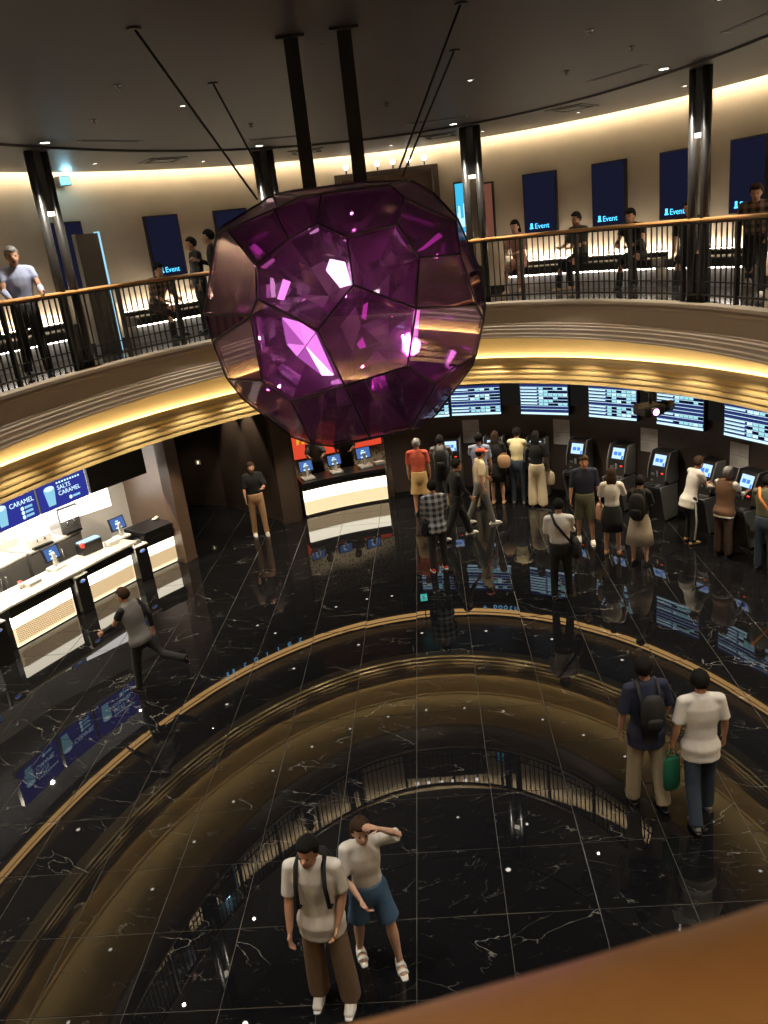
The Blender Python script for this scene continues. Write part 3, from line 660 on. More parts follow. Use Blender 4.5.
MB().box(-.09, .09, -.03, .03, 0, .2).build('housing', 'black', ex); MB().box(-.012, .012, -.012, .012, .2, .676).build('hanger', 'black', ex); MB().box(-.08, .08, -.034, -.03, .01, .19).build('face', 'exit_cyan', ex); MB().box(-.03, .02, -.037, -.034, .05, .15).build('pictogram', 'screen_white', ex)

# ------------------------------------------------------------------ timetable screens, notices
def board(X0, Y0, X1, Y1, seed, label):
    x, y = (X0+X1)/2, (Y0+Y1)/2; t = par(x, y, *KW); Wd = math.dist((X0, Y0), (X1, Y1))-.02
    x, y = on(KW[0]-.14, KW[1]-.14, t)
    th = thing('timetable_screen', label, 'screen', (x, y, 1.83), math.atan2(Y1-Y0, X1-X0), 'timetable screens over the ticket machines')
    H = .66; h = Wd/2
    MB().box(-h-.015, h+.015, -.03, .08, -.015, H).build('housing', 'black', th)
    MB().box(-h, h, -.034, -.03, 0, H-.01).build('display', 'screen_board', th)
    rr = random.Random(seed); a = MB(); b = MB(); c = MB(); d = MB()
    a.box(-h, h, -.038, -.034, .0, .045)
    for i in range(8):
        z = .06+i*.068
        a.box(-h, h, -.0365, -.034, z+.052, z+.06)
        if rr.random() < .8:
            a.box(-h+.01, -h+.36*Wd, -.038, -.034, z+.022, z+.045); d.box(-h+.03, -h+.2*Wd, -.039, -.038, z+.006, z+.02)
            xs = -h+.40*Wd; n0 = rr.randint(0, 2)
            for k in range(6):
                x0 = xs+k*.1*Wd; q = rr.random()
                (b if q < .5 else a if q < .72 else d).box(x0, x0+.088*Wd, -.038, -.034, z+.004, z+.048)
    for mb_, n_, m_ in ((a, 'white_lines', 'screen_white'), (b, 'cells', 'screen_teal'), (d, 'dark_cells', 'screen_deep')): tag(mb_.build(n_, m_, th), kind='stuff')
board(.75, 18.1, 1.75, 17.88, 9, 'timetable screen hidden behind the crystal')
board(1.81, 17.86, 2.87, 17.48, 1, 'timetable screen beside the lower right edge of the crystal')
board(3.29, 17.26, 4.18, 16.62, 2, 'second timetable screen from the crystal')
board(4.54, 16.29, 5.27, 15.47, 3, 'timetable screen left of the projector')
board(5.54, 15.08, 6.08, 14.18, 4, 'timetable screen partly behind the projector')
board(6.29, 13.77, 6.76, 12.58, 5, 'rightmost timetable screen, cut by the picture edge')
def notice(X0, Y0, X1, Y1, z0, z1, label):
    t = par((X0+X1)/2, (Y0+Y1)/2, *KW); x, y = on(KW[0]-.02, KW[1]-.02, t); h = math.dist((X0, Y0), (X1, Y1))/2
    th = thing('notice_sheet', label, 'notice', (x, y, z0), math.atan2(Y1-Y0, X1-X0), 'paper notices on the ticket wall')
    MB().box(-h, h, -.005, .005, 0, z1-z0).build('sheet', 'paper', th)
    m = MB(); m.box(-h, h, -.006, -.005, (z1-z0)*.48, (z1-z0)*.5); m.box(0, h*.04, -.006, -.005, (z1-z0)*.5, (z1-z0)*.95)
    for k in range(6): m.box(h*.12, h*.85, -.006, -.005, (z1-z0)*(.6+.05*k), (z1-z0)*(.612+.05*k)); m.box(-h*.85, -h*.1, -.006, -.005, (z1-z0)*(.1+.05*k), (z1-z0)*(.112+.05*k))
    m.build('print', 'grey_metal', th)
notice(2.0, 17.81, 2.36, 17.7, 1.15, 1.68, 'grey paper notice below the timetable screen beside the crystal')
notice(3.86, 16.88, 4.16, 16.64, 1.14, 1.69, 'grey paper notice below the second timetable screen')
notice(5.28, 15.45, 5.51, 15.14, 1.19, 1.67, 'grey paper notice below the projector')
notice(6.31, 13.73, 6.47, 13.36, 1.23, 1.69, 'grey paper notice below the rightmost timetable screen')

# ------------------------------------------------------------------ projector under the frieze
pj = thing('projector', 'black projector with a glowing magenta lens hanging under the golden frieze', 'projector', (4.58, 12.85, 2.66), R(14)); pj.scale = (1.25, 1.25, 1.25)
bevel(MB().box(-.2, .1, -.14, .16, -.07, .07).build('body', 'black', pj), .03, 3)
mb = MB(); mb.cyl((.1, 0, 0), (.3, .02, .0), .085, .07, 16); mb.build('rear_tube', 'black', pj)
mb = MB(); mb.cyl((-.07, -.14, 0), (-.07, -.19, 0), .06, .055, 16); mb.build('lens_tube', 'steel_dark', pj); mb = MB(); mb.cyl((-.07, -.188, 0), (-.07, -.194, 0), .042, n=16); mb.build('lens', 'projector_lens', pj)
mb = MB(); mb.cyl((0, .05, .07), (0, .05, .23), .02); mb.box(-.06, .06, 0, .1, .225, .2365); mb.build('bracket', 'steel_dark', pj)
spot('projector_beam', (4.5, 12.6, 2.75), CC, 110, 16, .3, (1, .15, .9), .04)
spot('crystal_spot', (1.2, .35, 4.3), CC, 70, 22, .5, (1, .45, .85), .03)

# ------------------------------------------------------------------ ticket machines
def kiosk(lx, ly, n, label):
    X, Y = loc2w(lx, ly); t = par(X, Y, 7.15, 10.4)
    th = thing('ticket_machine', label, 'ticket machine', (X, Y, 0), face_in(7.15, 10.4, t), 'black ticket machines along the dark wall'); th.scale = (.87, .87, .87)
    # side profile (y forward is negative)
    body = [(-.16, .0), (.30, .0), (.30, 1.53), (-.0, 1.53), (-.13, 1.20), (-.16, 1.0), (-.20, .86), (-.34, .80), (-.34, .72), (-.16, .66)]
    bevel(MB().prism(body, 'x', -.22, .22).build('body', 'black', th), .008)
    up = [(-.06, .86), (.24, .86), (.24, 1.56), (-.03, 1.56), (-.17, 1.22), (-.20, .95)]
    lowp = [(-.20, .04), (.22, .04), (.22, .82), (-.36, .84), (-.38, .78), (-.33, .62), (-.26, .3)]
    for s in (-1, 1):
        x0, x1 = sorted((s*.225, s*.255)); bevel(MB().prism(up, 'x', x0, x1).build('upper_cheek', 'grey_metal', th), .006)
        bevel(MB().prism(lowp, 'x', x0, x1).build('lower_cheek', 'grey_metal', th), .006)
    # screen on the sloped face
    a = math.atan2(.33, .13); p0 = Vector((0, -.13, 1.20)); dz = Vector((0, .13, .33)).normalized(); nn = Vector((0, -dz.z, dz.y))
    m = Matrix((Vector((1, 0, 0)), dz, nn)).transposed().to_4x4(); m.translation = p0+nn*.004
    MB().box(-.17, .17, .02, .31, -.003, .002, 0, m).build('screen_frame', 'black_matte', th)
    MB().box(-.15, .15, .04, .29, .002, .005, 0, m).build('screen', 'screen_kiosk', th)
    q = MB(); q.box(-.11, -.02, .12, .2, .005, .007, 0, m); q.box(.0, .08, .12, .2, .005, .007, 0, m); q.box(.1, .14, .04, .12, .005, .007, 0, m); q.build('screen_buttons', 'kiosk_blue', th)
    q = MB(); q.box(-.03, .03, -.172, -.16, 1.0, 1.14); q.build('ticket_slot', 'silver', th)
    q = MB(); q.box(.1, .15, -.172, -.155, 1.08, 1.1); q.build('card_light', 'red_light', th)
    q = MB(); q.box(-.16, -.08, -.172, -.155, 1.02, 1.07); q.box(-.15, -.1, -.20, -.17, .9, .93); q.build('coin_slot', 'grey_metal', th)
    q = MB(); q.box(-.12, .0, -.33, -.22, .825, .838); q.build('keypad', 'steel_dark', th); q = MB(); q.box(.05, .16, -.30, -.22, .82, .85); q.build('change_tray', 'silver', th)
KL = [(6.05, 5.42, 'ticket machine farthest right, cut by the picture edge'), (5.68, 6.31, 'ticket machine used by the person in the brown vest'), (5.22, 7.12, 'ticket machine used by the woman in white with striped trousers'), (4.61, 7.95, 'free ticket machine below the projector'),
      (3.96, 8.66, 'ticket machine behind the woman with the black backpack'), (3.23, 9.28, 'ticket machine behind the man in the dark jacket'), (2.4, 9.78, 'ticket machine left of the second notice'), (1.5, 10.17, 'ticket machine used by the group at the rear'), (.55, 10.38, 'ticket machine nearest the far bar')]
for i, (lx, ly, lab) in enumerate(KL): kiosk(lx, ly, i, lab)

# ------------------------------------------------------------------ counters
def lattice(mb, x0, x1, z0, z1, y, step=.045, w=.007):
    L = x1-x0; H = z1-z0; k = -H
    while k < L:
        for s in (1, -1):
            xa, za, xb, zb = k, 0, k+H, H
            if xa < 0: za -= xa; xa = 0
            if xb > L: zb -= xb-L; xb = L
            if xb-xa < .01: continue
            if s < 0: pa, pb = (L-xa, za), (L-xb, zb)
            else: pa, pb = (xa, za), (xb, zb)
            d = Vector((pb[0]-pa[0], pb[1]-pa[1])).normalized()*w/2; n = (-d.y, d.x)
            vs = [(x0+pa[0]+n[0], y, z0+pa[1]+n[1]), (x0+pb[0]+n[0], y, z0+pb[1]+n[1]), (x0+pb[0]-n[0], y, z0+pb[1]-n[1]), (x0+pa[0]-n[0], y, z0+pa[1]-n[1])]
            mb.add(vs+[(v[0], y+.004, v[2]) for v in vs], [(0,1,2,3),(7,6,5,4),(0,4,5,1),(2,6,7,3)])
        k += step
mat('lattice', (.45, .27, .11), .5)
def counter(P, Q, label, H=.80, dep=.75, zp=(.06, .56), name='counter_unit'):
    L = math.dist(P, Q); th = thing(name, label, 'counter', ((P[0]+Q[0])/2, (P[1]+Q[1])/2, 0), math.atan2(Q[1]-P[1], Q[0]-P[0]), 'lit counter units')
    h = L/2
    MB().box(-h, h, .05, dep, 0, H-.06).build('carcass', 'black', th)
    MB().box(-h, h, .03, .05, .02, .055).build('toe_light', 'panel_light', th); MB().box(-h, h, .04, .05, 0, .02).build('toe_kick', 'black', th)
    zm = zp[0]+.6*(zp[1]-zp[0])
    MB().box(-h, h, .02, .05, zm, zp[1]).build('glowing_panel', 'panel_bright', th); MB().box(-h, h, .02, .05, zp[0], zm-.001).build('tan_panel', 'panel_tan', th)
    lt = MB(); lattice(lt, -h+.03, h-.03, zp[0]+.03, zp[0]+.62*(zp[1]-zp[0]), .012); o = lt.build('lattice', 'lattice', th); o['kind'] = 'stuff'
    bevel(MB().box(-h, h, -.01, .05, zp[1], H-.09).build('apron', 'black', th), .006)
    bevel(MB().box(-h, h, .0, .10, H-.09, H-.02).build('ledge', 'steel_dark', th), .006)
    return th, h
def w_(p): return loc2w(*p)
cu = [((-7.28, 1.6), (-7.0, 3.0), 'lit concession counter unit beyond the left picture edge'), ((-6.76, 4.07), (-6.26, 5.22), 'lit concession counter unit at the left picture edge'), ((-6.17, 5.66), (-5.68, 6.62), 'lit concession counter unit between the two black pedestals'), ((-5.50, 6.92), (-5.10, 7.52), 'short lit concession counter unit beside the walnut pillar')]
for a, b, lab in cu: counter(w_(a), w_(b), lab)
# continuous worktop
def poly_slab(name, front, dep, z0, z1, m, label, cat):
    fr = [Vector((*w_(p), 0)) for p in front]; bk = []
    for i, p in enumerate(fr):
        d = (fr[min(i+1, len(fr)-1)]-fr[max(i-1, 0)]).normalized(); bk.append(p+Vector((-d.y, d.x, 0))*dep)
    k = len(fr); mb = MB(); vs = [(v.x, v.y, z) for z in (z0, z1) for v in fr+bk]
    fs = []
    for i in range(k-1):
        fs += [(i, i+1, 2*k+i+1, 2*k+i), (k+i+1, k+i, 3*k+i, 3*k+i+1), (2*k+i, 2*k+i+1, 3*k+i+1, 3*k+i), (i+1, i, k+i, k+i+1)]
    fs += [(0, 2*k, 3*k, k), (k-1, 2*k-1, 4*k-1, 3*k-1)]
    mb.add(vs, fs); return tag(bevel(mb.build(name, m), .006), label, cat)
mat('pale_top', (.62, .58, .5), .25)
poly_slab('worktop', [(-7.26, 1.6), (-6.98, 3.0), (-6.70, 4.07), (-6.20, 5.2), (-5.90, 5.95), (-5.55, 6.72)], .68, .76, .80, 'pale_top', 'pale worktop running along the concession counter', 'worktop')
poly_slab('end_top', [(-5.47, 6.92), (-5.07, 7.52)], .70, .76, .86, 'black', 'dark raised counter top beside the walnut pillar', 'worktop')
def pos_monitor(loc, rz, label, s=1.):
    th = thing('cash_register', label, 'cash register', loc, rz, 'till monitors')
    tilt = Matrix.Rotation(R(-14), 4, 'X') @ Matrix.Translation((0, 0, .17*s))
    MB().box(-.17*s, .17*s, -.02, .025, 0, .26*s, 0, tilt).build('monitor', 'black', th)
    MB().box(-.15*s, .15*s, -.024, -.02, .02*s, .24*s, 0, tilt).build('display', 'screen_pos', th)
    q = MB(); q.box(-.06*s, .05*s, -.027, -.024, .11*s, .15*s, 0, tilt); q.box(-.04*s, .02*s, -.027, -.024, .165*s, .19*s, 0, tilt); q.box(-.07*s, .07*s, -.027, -.024, .03*s, .06*s, 0, tilt); q.build('display_text', 'screen_white', th)
    MB().box(-.03*s, .03*s, .0, .05, .015, .3*s).build('stand', 'white_plastic', th)
    bevel(MB().box(-.14*s, .14*s, -.1*s, .14*s, 0, .05*s).build('base', 'white_plastic', th), .01)
    return th
def pedestal(lp, label, rz):
    X, Y = w_(lp); th = thing('pedestal', label, 'pedestal', (X, Y, 0), rz, 'black queue pedestals at the concession counter')
    bevel(MB().box(-.14, .14, -.12, .16, 0, .70).build('body', 'black', th), .008)
    bevel(MB().box(-.15, .15, -.14, .17, .70, .725).build('tray', 'white_plastic', th), .006)
    q = MB(); q.ell((0, -.125, .60), (.07, .01, .035)); q.build('sensor_ring', 'white_plastic', th); q = MB(); q.ell((0, -.131, .60), (.045, .008, .022)); q.build('sensor', 'kiosk_blue', th)
    q = MB(); q.tube([(-.14, -.10, .45), (-.16, -.12, .62), (-.13, -.06, .76), (-.08, 0, .78)], [.014]*4, 8); q.build('scanner_arm', 'white_plastic', th)
    bevel(MB().box(-.07, .09, -.04, .1, .725, .79).build('card_reader', 'grey_metal', th), .01)
    return X, Y
ra = lambda a, b: math.atan2(w_(b)[1]-w_(a)[1], w_(b)[0]-w_(a)[0])
r1 = ra((-6.76, 4.07), (-6.17, 5.66)); r2 = ra((-6.17, 5.66), (-5.46, 6.85))
pedestal((-6.80, 3.62), 'black pedestal at the left picture edge', r1-.1); pedestal((-6.22, 5.42), 'black pedestal between the two longer counter units', r1); pedestal((-5.58, 6.74), 'black pedestal nearest the walnut pillar', r2)
def inset(lp, rz, d, z): X, Y = w_(lp); return (X-math.sin(rz)*d, Y+math.cos(rz)*d, z)
pos_monitor(inset((-6.22, 5.42), r1, .42, .80), r1, 'blue till monitor behind the middle black pedestal'); pos_monitor(inset((-5.58, 6.74), r2, .42, .80), r2, 'blue till monitor nearest the walnut pillar')
pos_monitor(inset((-6.85, 3.5), r1, .42, .80), r1, 'blue till monitor beyond the left picture edge')
# goods on the concession counter
def cup(loc, label, c='white_plastic', h=.12, r=.04, group='paper cups on the concession counter'):
    th = thing('paper_cup', label, 'cup', loc, 0, group); q = MB(); q.cyl((0, 0, 0), (0, 0, h), r*.75, r, 14); q.build('cup', c, th); q = MB(); q.cyl((0, 0, h), (0, 0, h+.012), r*1.06, r*1.02, 14); q.build('lid', 'red_plastic', th)
mat('red_plastic', (.6, .05, .04), .4); mat('pink_plastic', (.55, .22, .18), .5)
cup(inset((-6.52, 4.62), r1, .38, .80), 'white paper cup with a red lid on the left counter unit')
th = thing('serving_tub', 'pink tub with white rim on the left counter unit', 'tub', inset((-6.72, 4.15), r1, .42, .80), r1)
q = MB(); q.cyl((0, 0, 0), (0, 0, .14), .09, .12, 18); q.build('tub', 'pink_plastic', th); q = MB(); q.cyl((0, 0, .14), (0, 0, .155), .125, n=18); q.build('rim', 'white_plastic', th)
th = thing('cup_tray', 'white tray box beside the red-lidded cup', 'tray', inset((-6.45, 4.8), r1, .33, .80), r1)
bevel(MB().box(-.14, .14, -.09, .09, 0, .07).build('box', 'white_plastic', th), .008); MB().box(-.12, .12, -.093, -.09, .015, .05).build('front_slot', 'grey_metal', th)
th = thing('display_stand', 'black glowing snack display between the two till monitors', 'display', inset((-5.95, 6.1), r2, .42, .80), r2)
bevel(MB().box(-.22, .22, -.1, .12, 0, .22).build('box', 'black', th), .01); MB().box(-.2, .22, -.05, .1, .225, .245).build('light_bar', 'screen_white', th); q = MB(); q.ell((-.19, -.08, .2), (.05, .05, .06)); q.build('red_figure', 'red_plastic', th)
th = thing('napkin_box', 'white napkin box beside the till monitor near the walnut pillar', 'box', inset((-5.75, 6.45), r2, .3, .80), r2)
bevel(MB().box(-.12, .12, -.08, .08, 0, .09).build('box', 'white_plastic', th), .01); MB().box(-.06, .06, -.02, .02, .09, .1).build('napkins', 'paper', th)
th = thing('folded_cloth', 'small white cloth lying on the dark counter top by the walnut pillar', 'cloth', inset((-5.15, 7.5), r2, .45, .86), r2)
q = MB(); q.ell((0, 0, .025), (.09, .05, .025)); q.ell((.06, .02, .03), (.05, .04, .03)); q.build('cloth', 'white_plastic', th)
# rear counter: steel cabinets and backlit wall panel
def backunit(lp0, lp1, label):
    P, Q = w_(lp0), w_(lp1); L = math.dist(P, Q); th = thing('steel_cabinet', label, 'cabinet', ((P[0]+Q[0])/2, (P[1]+Q[1])/2, 0), math.atan2(Q[1]-P[1], Q[0]-P[0]), 'steel cabinets behind the concession counter')
    MB().box(-L/2, L/2, 0, .6, 0, .86).build('body', 'brushed', th); MB().box(-L/2, L/2, -.03, .62, .86, .90).build('top', 'white_plastic', th)
    for s in (-1, 1):
        x0, x1 = (-L/2+.02, -.01) if s < 0 else (.01, L/2-.02)
        dd = bevel(MB().box(x0, x1, -.02, 0, .08, .82).build('door', 'brushed', th), .006); q = MB(); q.cyl((s*.06, -.05, .35), (s*.06, -.05, .7), .012); q.build('handle', 'silver', dd)
    return th
backunit((-8.25, 3.6), (-7.95, 4.9), 'steel cabinet behind the counter at the left picture edge'); backunit((-7.93, 4.95), (-7.55, 6.2), 'steel cabinet behind the first till monitor'); backunit((-7.5, 6.25), (-7.0, 7.4), 'steel cabinet behind the second till monitor')
def machine(lp, rz, label, w=.4, h=.45, m='white_plastic', glow='backlit_white'):
    X, Y = w_(lp); th = thing('drink_machine', label, 'machine', (X-math.sin(rz)*.3, Y+math.cos(rz)*.3, .90), rz)
    bevel(MB().box(-w/2, w/2, -.2, .2, 0, h).build('housing', m, th), .012); MB().box(-w/2+.03, w/2-.03, -.21, -.2, h*.5, h-.04).build('window', glow, th)
    MB().box(-w/2+.04, w/2-.04, -.28, -.2, 0, .04).build('drip_tray', 'black', th)
    for s in (-.08, .08): q = MB(); q.cyl((s, -.23, h*.32), (s, -.23, h*.46), .016); q.build('tap', 'silver', th)
machine((-8.0, 4.5), r1, 'white drink machine behind the left counter unit', .45); machine((-7.75, 5.4), r1, 'white drink machine left of the first till monitor', .4, .4, 'black'); machine((-7.3, 6.5), r2, 'white drink machine behind the glowing snack display', .5, .38); machine((-7.0, 7.2), r2, 'steel popcorn warmer beside the walnut end wall', .45, .55, 'silver')
lw = thing('backlit_panel', 'long bright white backlit panel on the rear wall of the concession stand', 'light panel', (-7.75, 15.0, 1.0), 0)
for (a, b) in (((-5.95, 16.95), (-7.6, 15.3)), ((-7.65, 15.2), (-8.8, 13.0)), ((-8.82, 12.9), (-9.55, 10.5))):
    L = math.dist(a, b); o = MB().box(-L/2, L/2, -.03, .0, -.1, 1.3).build('light_box', 'backlit_white', lw, ((a[0]+b[0])/2+7.75, (a[1]+b[1])/2-15.0, 0), (0, 0, math.atan2(a[1]-b[1], a[0]-b[0])))
# menu screens above the counter
def menu(lp0, lp1, kind, label):
    P, Q = w_(lp0), w_(lp1); L = math.dist(P, Q); th = thing('menu_screen', label, 'menu board', ((P[0]+Q[0])/2, (P[1]+Q[1])/2, 1.96), math.atan2(Q[1]-P[1], Q[0]-P[0]), 'blue menu screens over the concession counter')
    h = L/2-.012; MB().box(-h-.01, h+.01, 0, .08, -.01, .66).build('housing', 'black', th); MB().box(-h, h, -.004, 0, 0, .65).build('display', 'screen_menu', th)
    cx = -h+.24 if kind else -h+.10
    q = MB(); vs = [(cx-.075, -.008, .06), (cx+.075, -.008, .06), (cx+.115, -.008, .35), (cx-.115, -.008, .35)]; q.add(vs+[(a, -.004, c) for a, b, c in vs], [(0,1,2,3),(7,6,5,4),(0,4,5,1),(1,5,6,2),(2,6,7,3),(3,7,4,0)])
    q.build('cup_picture', 'menu_cup', th); q = MB(); q.ell((cx, -.006, .36), (.11, .004, .05)); q.build('lid_picture', 'menu_text', th)
    tx = cx+.17
    if kind:
        text_mesh('lettering', 'SALTS', .11, 'menu_text', th, (tx, -.006, .29), align='LEFT', extrude=.002); text_mesh('lettering', 'CARAMEL', .11, 'menu_text', th, (tx, -.006, .185), align='LEFT', extrude=.002)
        q = MB()
        for k in range(9): q.box(tx+.0+k*.06, tx+.035+k*.06, -.008, -.004, .40, .43)
        q.build('heading_marks', 'menu_text', th); rows = (.09,)
    else:
        text_mesh('lettering', 'CARAMEL', .115, 'menu_text', th, (tx, -.006, .29), align='LEFT', extrude=.002); rows = (.22, .145, .07)
    for z in rows:
        q = MB(); q.ell((tx+.24, -.006, z), (.035, .004, .035)); q.build('price_dot', 'menu_text', th); q = MB(); q.box(tx+.29, tx+.45, -.008, -.004, z-.02, z+.02); q.build('price_bar', 'menu_cup', th)
menu((-6.99, 3.35), (-6.77, 4.36), 1, 'blue menu screen cut by the left picture edge'); menu((-6.75, 4.41), (-6.46, 5.20), 0, 'blue menu screen reading CARAMEL with three price rows'); menu((-6.45, 5.24), (-6.02, 6.22), 1, 'blue menu screen reading SALTS CARAMEL with a large cup')
bk = thing('blank_screen', 'black blank panel right of the blue menu screens', 'panel', (*w_((-5.68, 6.82)), 1.96), ra((-6.0, 6.25), (-5.35, 7.4)))
bevel(MB().box(-.64, .66, 0, .08, -.01, .99).build('panel', 'black', bk), .006); MB().box(-.6, .62, -.003, 0, .03, .9).build('face', 'black_matte', bk)

# ------------------------------------------------------------------ far bar
T0, T1 = par(-1.76, 17.24, 7.15, 10.4), par(.14, 17.98, 7.15, 10.4)
fb = thing('bar_counter', 'curved glowing counter of the far bar with a dark top', 'counter', (-.86, 17.7, 0))
inv = Matrix.Translation((.86, -17.7, 0))
def fpart(nm, pr, m, closed=True):
    o = ring(nm, pr, m, t0=T1, t1=T0, n=20, base=(7.15, 10.45), closed=closed, smooth=False); o.parent = fb; o.matrix_parent_inverse = inv; return o
fpart('carcass', [(.06, 0), (.06, .76), (.55, .76), (.55, 0)], 'black'); fpart('glowing_panel', [(.0, .36), (.0, .62), (.05, .62), (.05, .36)], 'panel_bright'); fpart('tan_panel', [(.0, .05), (.0, .359), (.05, .359), (.05, .05)], 'panel_tan'); fpart('step', [(-.02, 0), (-.02, .045), (.06, .045), (.06, 0)], 'steel_dark')
fpart('apron', [(-.03, .62), (-.03, .70), (.05, .70), (.05, .62)], 'black'); fpart('top', [(-.05, .72), (-.05, .80), (.58, .80), (.58, .72)], 'black')
lt = MB(); L2 = 2.1
for i in range(46):
    for s in (1, -1):
        t = T1+(T0-T1)*(i+.5)/46
        for q in range(5):
            ta = t+s*q*.0028-s*.0056; tb_ = ta+s*.0028; za, zb = .08+q*.06, .14+q*.06
            if not (T1 < ta < T0 and T1 < tb_ < T0): continue
            xa, ya = on(7.14, 10.44, ta); xb, yb = on(7.14, 10.44, tb_); lt.add([(xa, ya, za), (xb, yb, zb), (xb, yb, zb+.008), (xa, ya, za+.008)], [(0, 1, 2, 3)])
o = lt.build('lattice', 'lattice', fb); o.matrix_parent_inverse = inv; o['kind'] = 'stuff'
fr_ = math.atan2(.78, 2.0)
pos_monitor((-1.62, 17.55, .80), fr_, 'left till monitor on the far bar'); pos_monitor((-.98, 17.80, .80), fr_, 'middle till monitor on the far bar'); pos_monitor((-.30, 18.0, .80), fr_, 'right till monitor on the far bar', 1.1)
def stone_wall():
    m = bpy.data.materials.new('patterned wall'); m.use_nodes = True; nt = m.node_tree; b = nt.nodes['Principled BSDF']; b.inputs['Roughness'].default_value = .6
    tc = nt.nodes.new('ShaderNodeTexCoord'); v = nt.nodes.new('ShaderNodeTexVoronoi'); v.inputs['Scale'].default_value = 16; nt.links.new(tc.outputs['Object'], v.inputs['Vector'])
    rp = nt.nodes.new('ShaderNodeValToRGB'); rp.color_ramp.elements[0].color = (.25, .18, .10, 1); rp.color_ramp.elements[1].color = (.85, .75, .52, 1); rp.color_ramp.elements[0].position = .25; rp.color_ramp.elements[1].position = .5
    nt.links.new(v.outputs['Distance'], rp.inputs[0]); nt.links.new(rp.outputs[0], b.inputs['Base Color']); MATS['patterned'] = m
stone_wall()
wallseg('wall_bar_back', [(-2.6, 19.05), (.5, 20.0)], 0, 2.956, 'patterned', 'beige speckled rear wall of the far bar', .1)
emi('red_banner', (.75, .07, .03), 1.0); emi('yellow_shape', (.9, .5, .05), .8)
bn = thing('red_menu_board', 'backlit red menu board with pale marks on the rear wall of the far bar', 'menu board', (-1.05, 19.5, .84), math.atan2(.95, 3.1))
MB().box(-1.3, 1.25, -.05, .0, 0, .85).build('housing', 'black', bn); MB().box(-1.28, 1.23, -.056, -.05, .02, .83).build('face', 'red_banner', bn)
q = MB(); rb = random.Random(5)
for k in range(6): q.add([(-.95+.14*k+dx, -.06, .38+dz) for dx, dz in ((0, 0), (.06, .0), (.08+rb.random()*.03, .13), (.02, .15))], [(0, 1, 2, 3)])
q.build('pale_marks', 'yellow_shape', bn); MB().box(.1, .55, -.06, -.056, .3, .7).build('yellow_picture', 'yellow_shape', bn)
for x, y in ((-1.5, 18.6), (-.7, 18.85), (-.05, 18.9)): downlight((x, y, 2.955), 'downlight over the far bar', 'downlights over the far bar', 38, None, 110, .035, 'lamp_small')
for lp in ((-7.1, 4.4), (-6.9, 5.6), (-6.3, 6.7), (-7.5, 3.0)):
    X, Y = w_(lp); downlight((X, Y, 2.955), 'downlight over the concession counter', 'downlights over the concession counter', 230, None, 140, .035, 'lamp_small')
th = thing('paper_stack', 'stack of white paper trays at the right end of the far bar', 'trays', (.02, 18.15, .80), fr_)
for k in range(3): bevel(MB().box(-.12, .12, -.08, .08, .02*k, .02*k+.017).build('tray', 'white_plastic', th), .004)

# ------------------------------------------------------------------ people
mat('skin', (.50, .27, .17), .55); mat('skin_light', (.62, .37, .26), .55); mat('hair_black', (.012, .010, .009), .85, spec=.15); mat('hair_brown', (.045, .025, .016), .85, spec=.15); mat('hair_grey', (.25, .24, .23), .5)
mat('eye', (.02, .015, .012), .2); mat('lips', (.38, .14, .11), .5)
CL = {}
def cloth(name, col, rough=.85):
    mat('cloth_'+name, col, rough, noise=.12, nscale=30, bump=.1); return 'cloth_'+name
for nme, c in dict(white=(.72, .69, .64), cream=(.62, .52, .36), black=(.010, .010, .011), navy=(.018, .022, .05), khaki=(.36, .30, .20), brown=(.20, .135, .085), denim=(.03, .045, .075), blue_denim=(.06, .13, .24),
                   grey=(.16, .155, .15), darkgrey=(.05, .05, .05), coral=(.55, .10, .06), sand=(.55, .36, .16), olive=(.12, .115, .07), vest_brown=(.13, .065, .035), dkbrown=(.045, .025, .018), lightblue=(.32, .36, .50), yellow=(.66, .58, .33), skirt=(.42, .36, .29), green=(.01, .14, .07), orange=(.7, .24, .06), red=(.5, .03, .02), tan=(.5, .3, .16), pinkish=(.5, .28, .2), charcoal=(.025, .024, .024)).items(): cloth(nme, c)
plaid('cloth_plaid', (.42, .44, .46), (.025, .03, .045), 9); plaid('cloth_plaid_dark', (.30, .2, .15), (.03, .02, .02), 10)
JOBS = []      # (object, voxel, smooth, extra MB to append)
def rotv(v, ax, a): return Matrix.Rotation(a, 3, ax) @ v
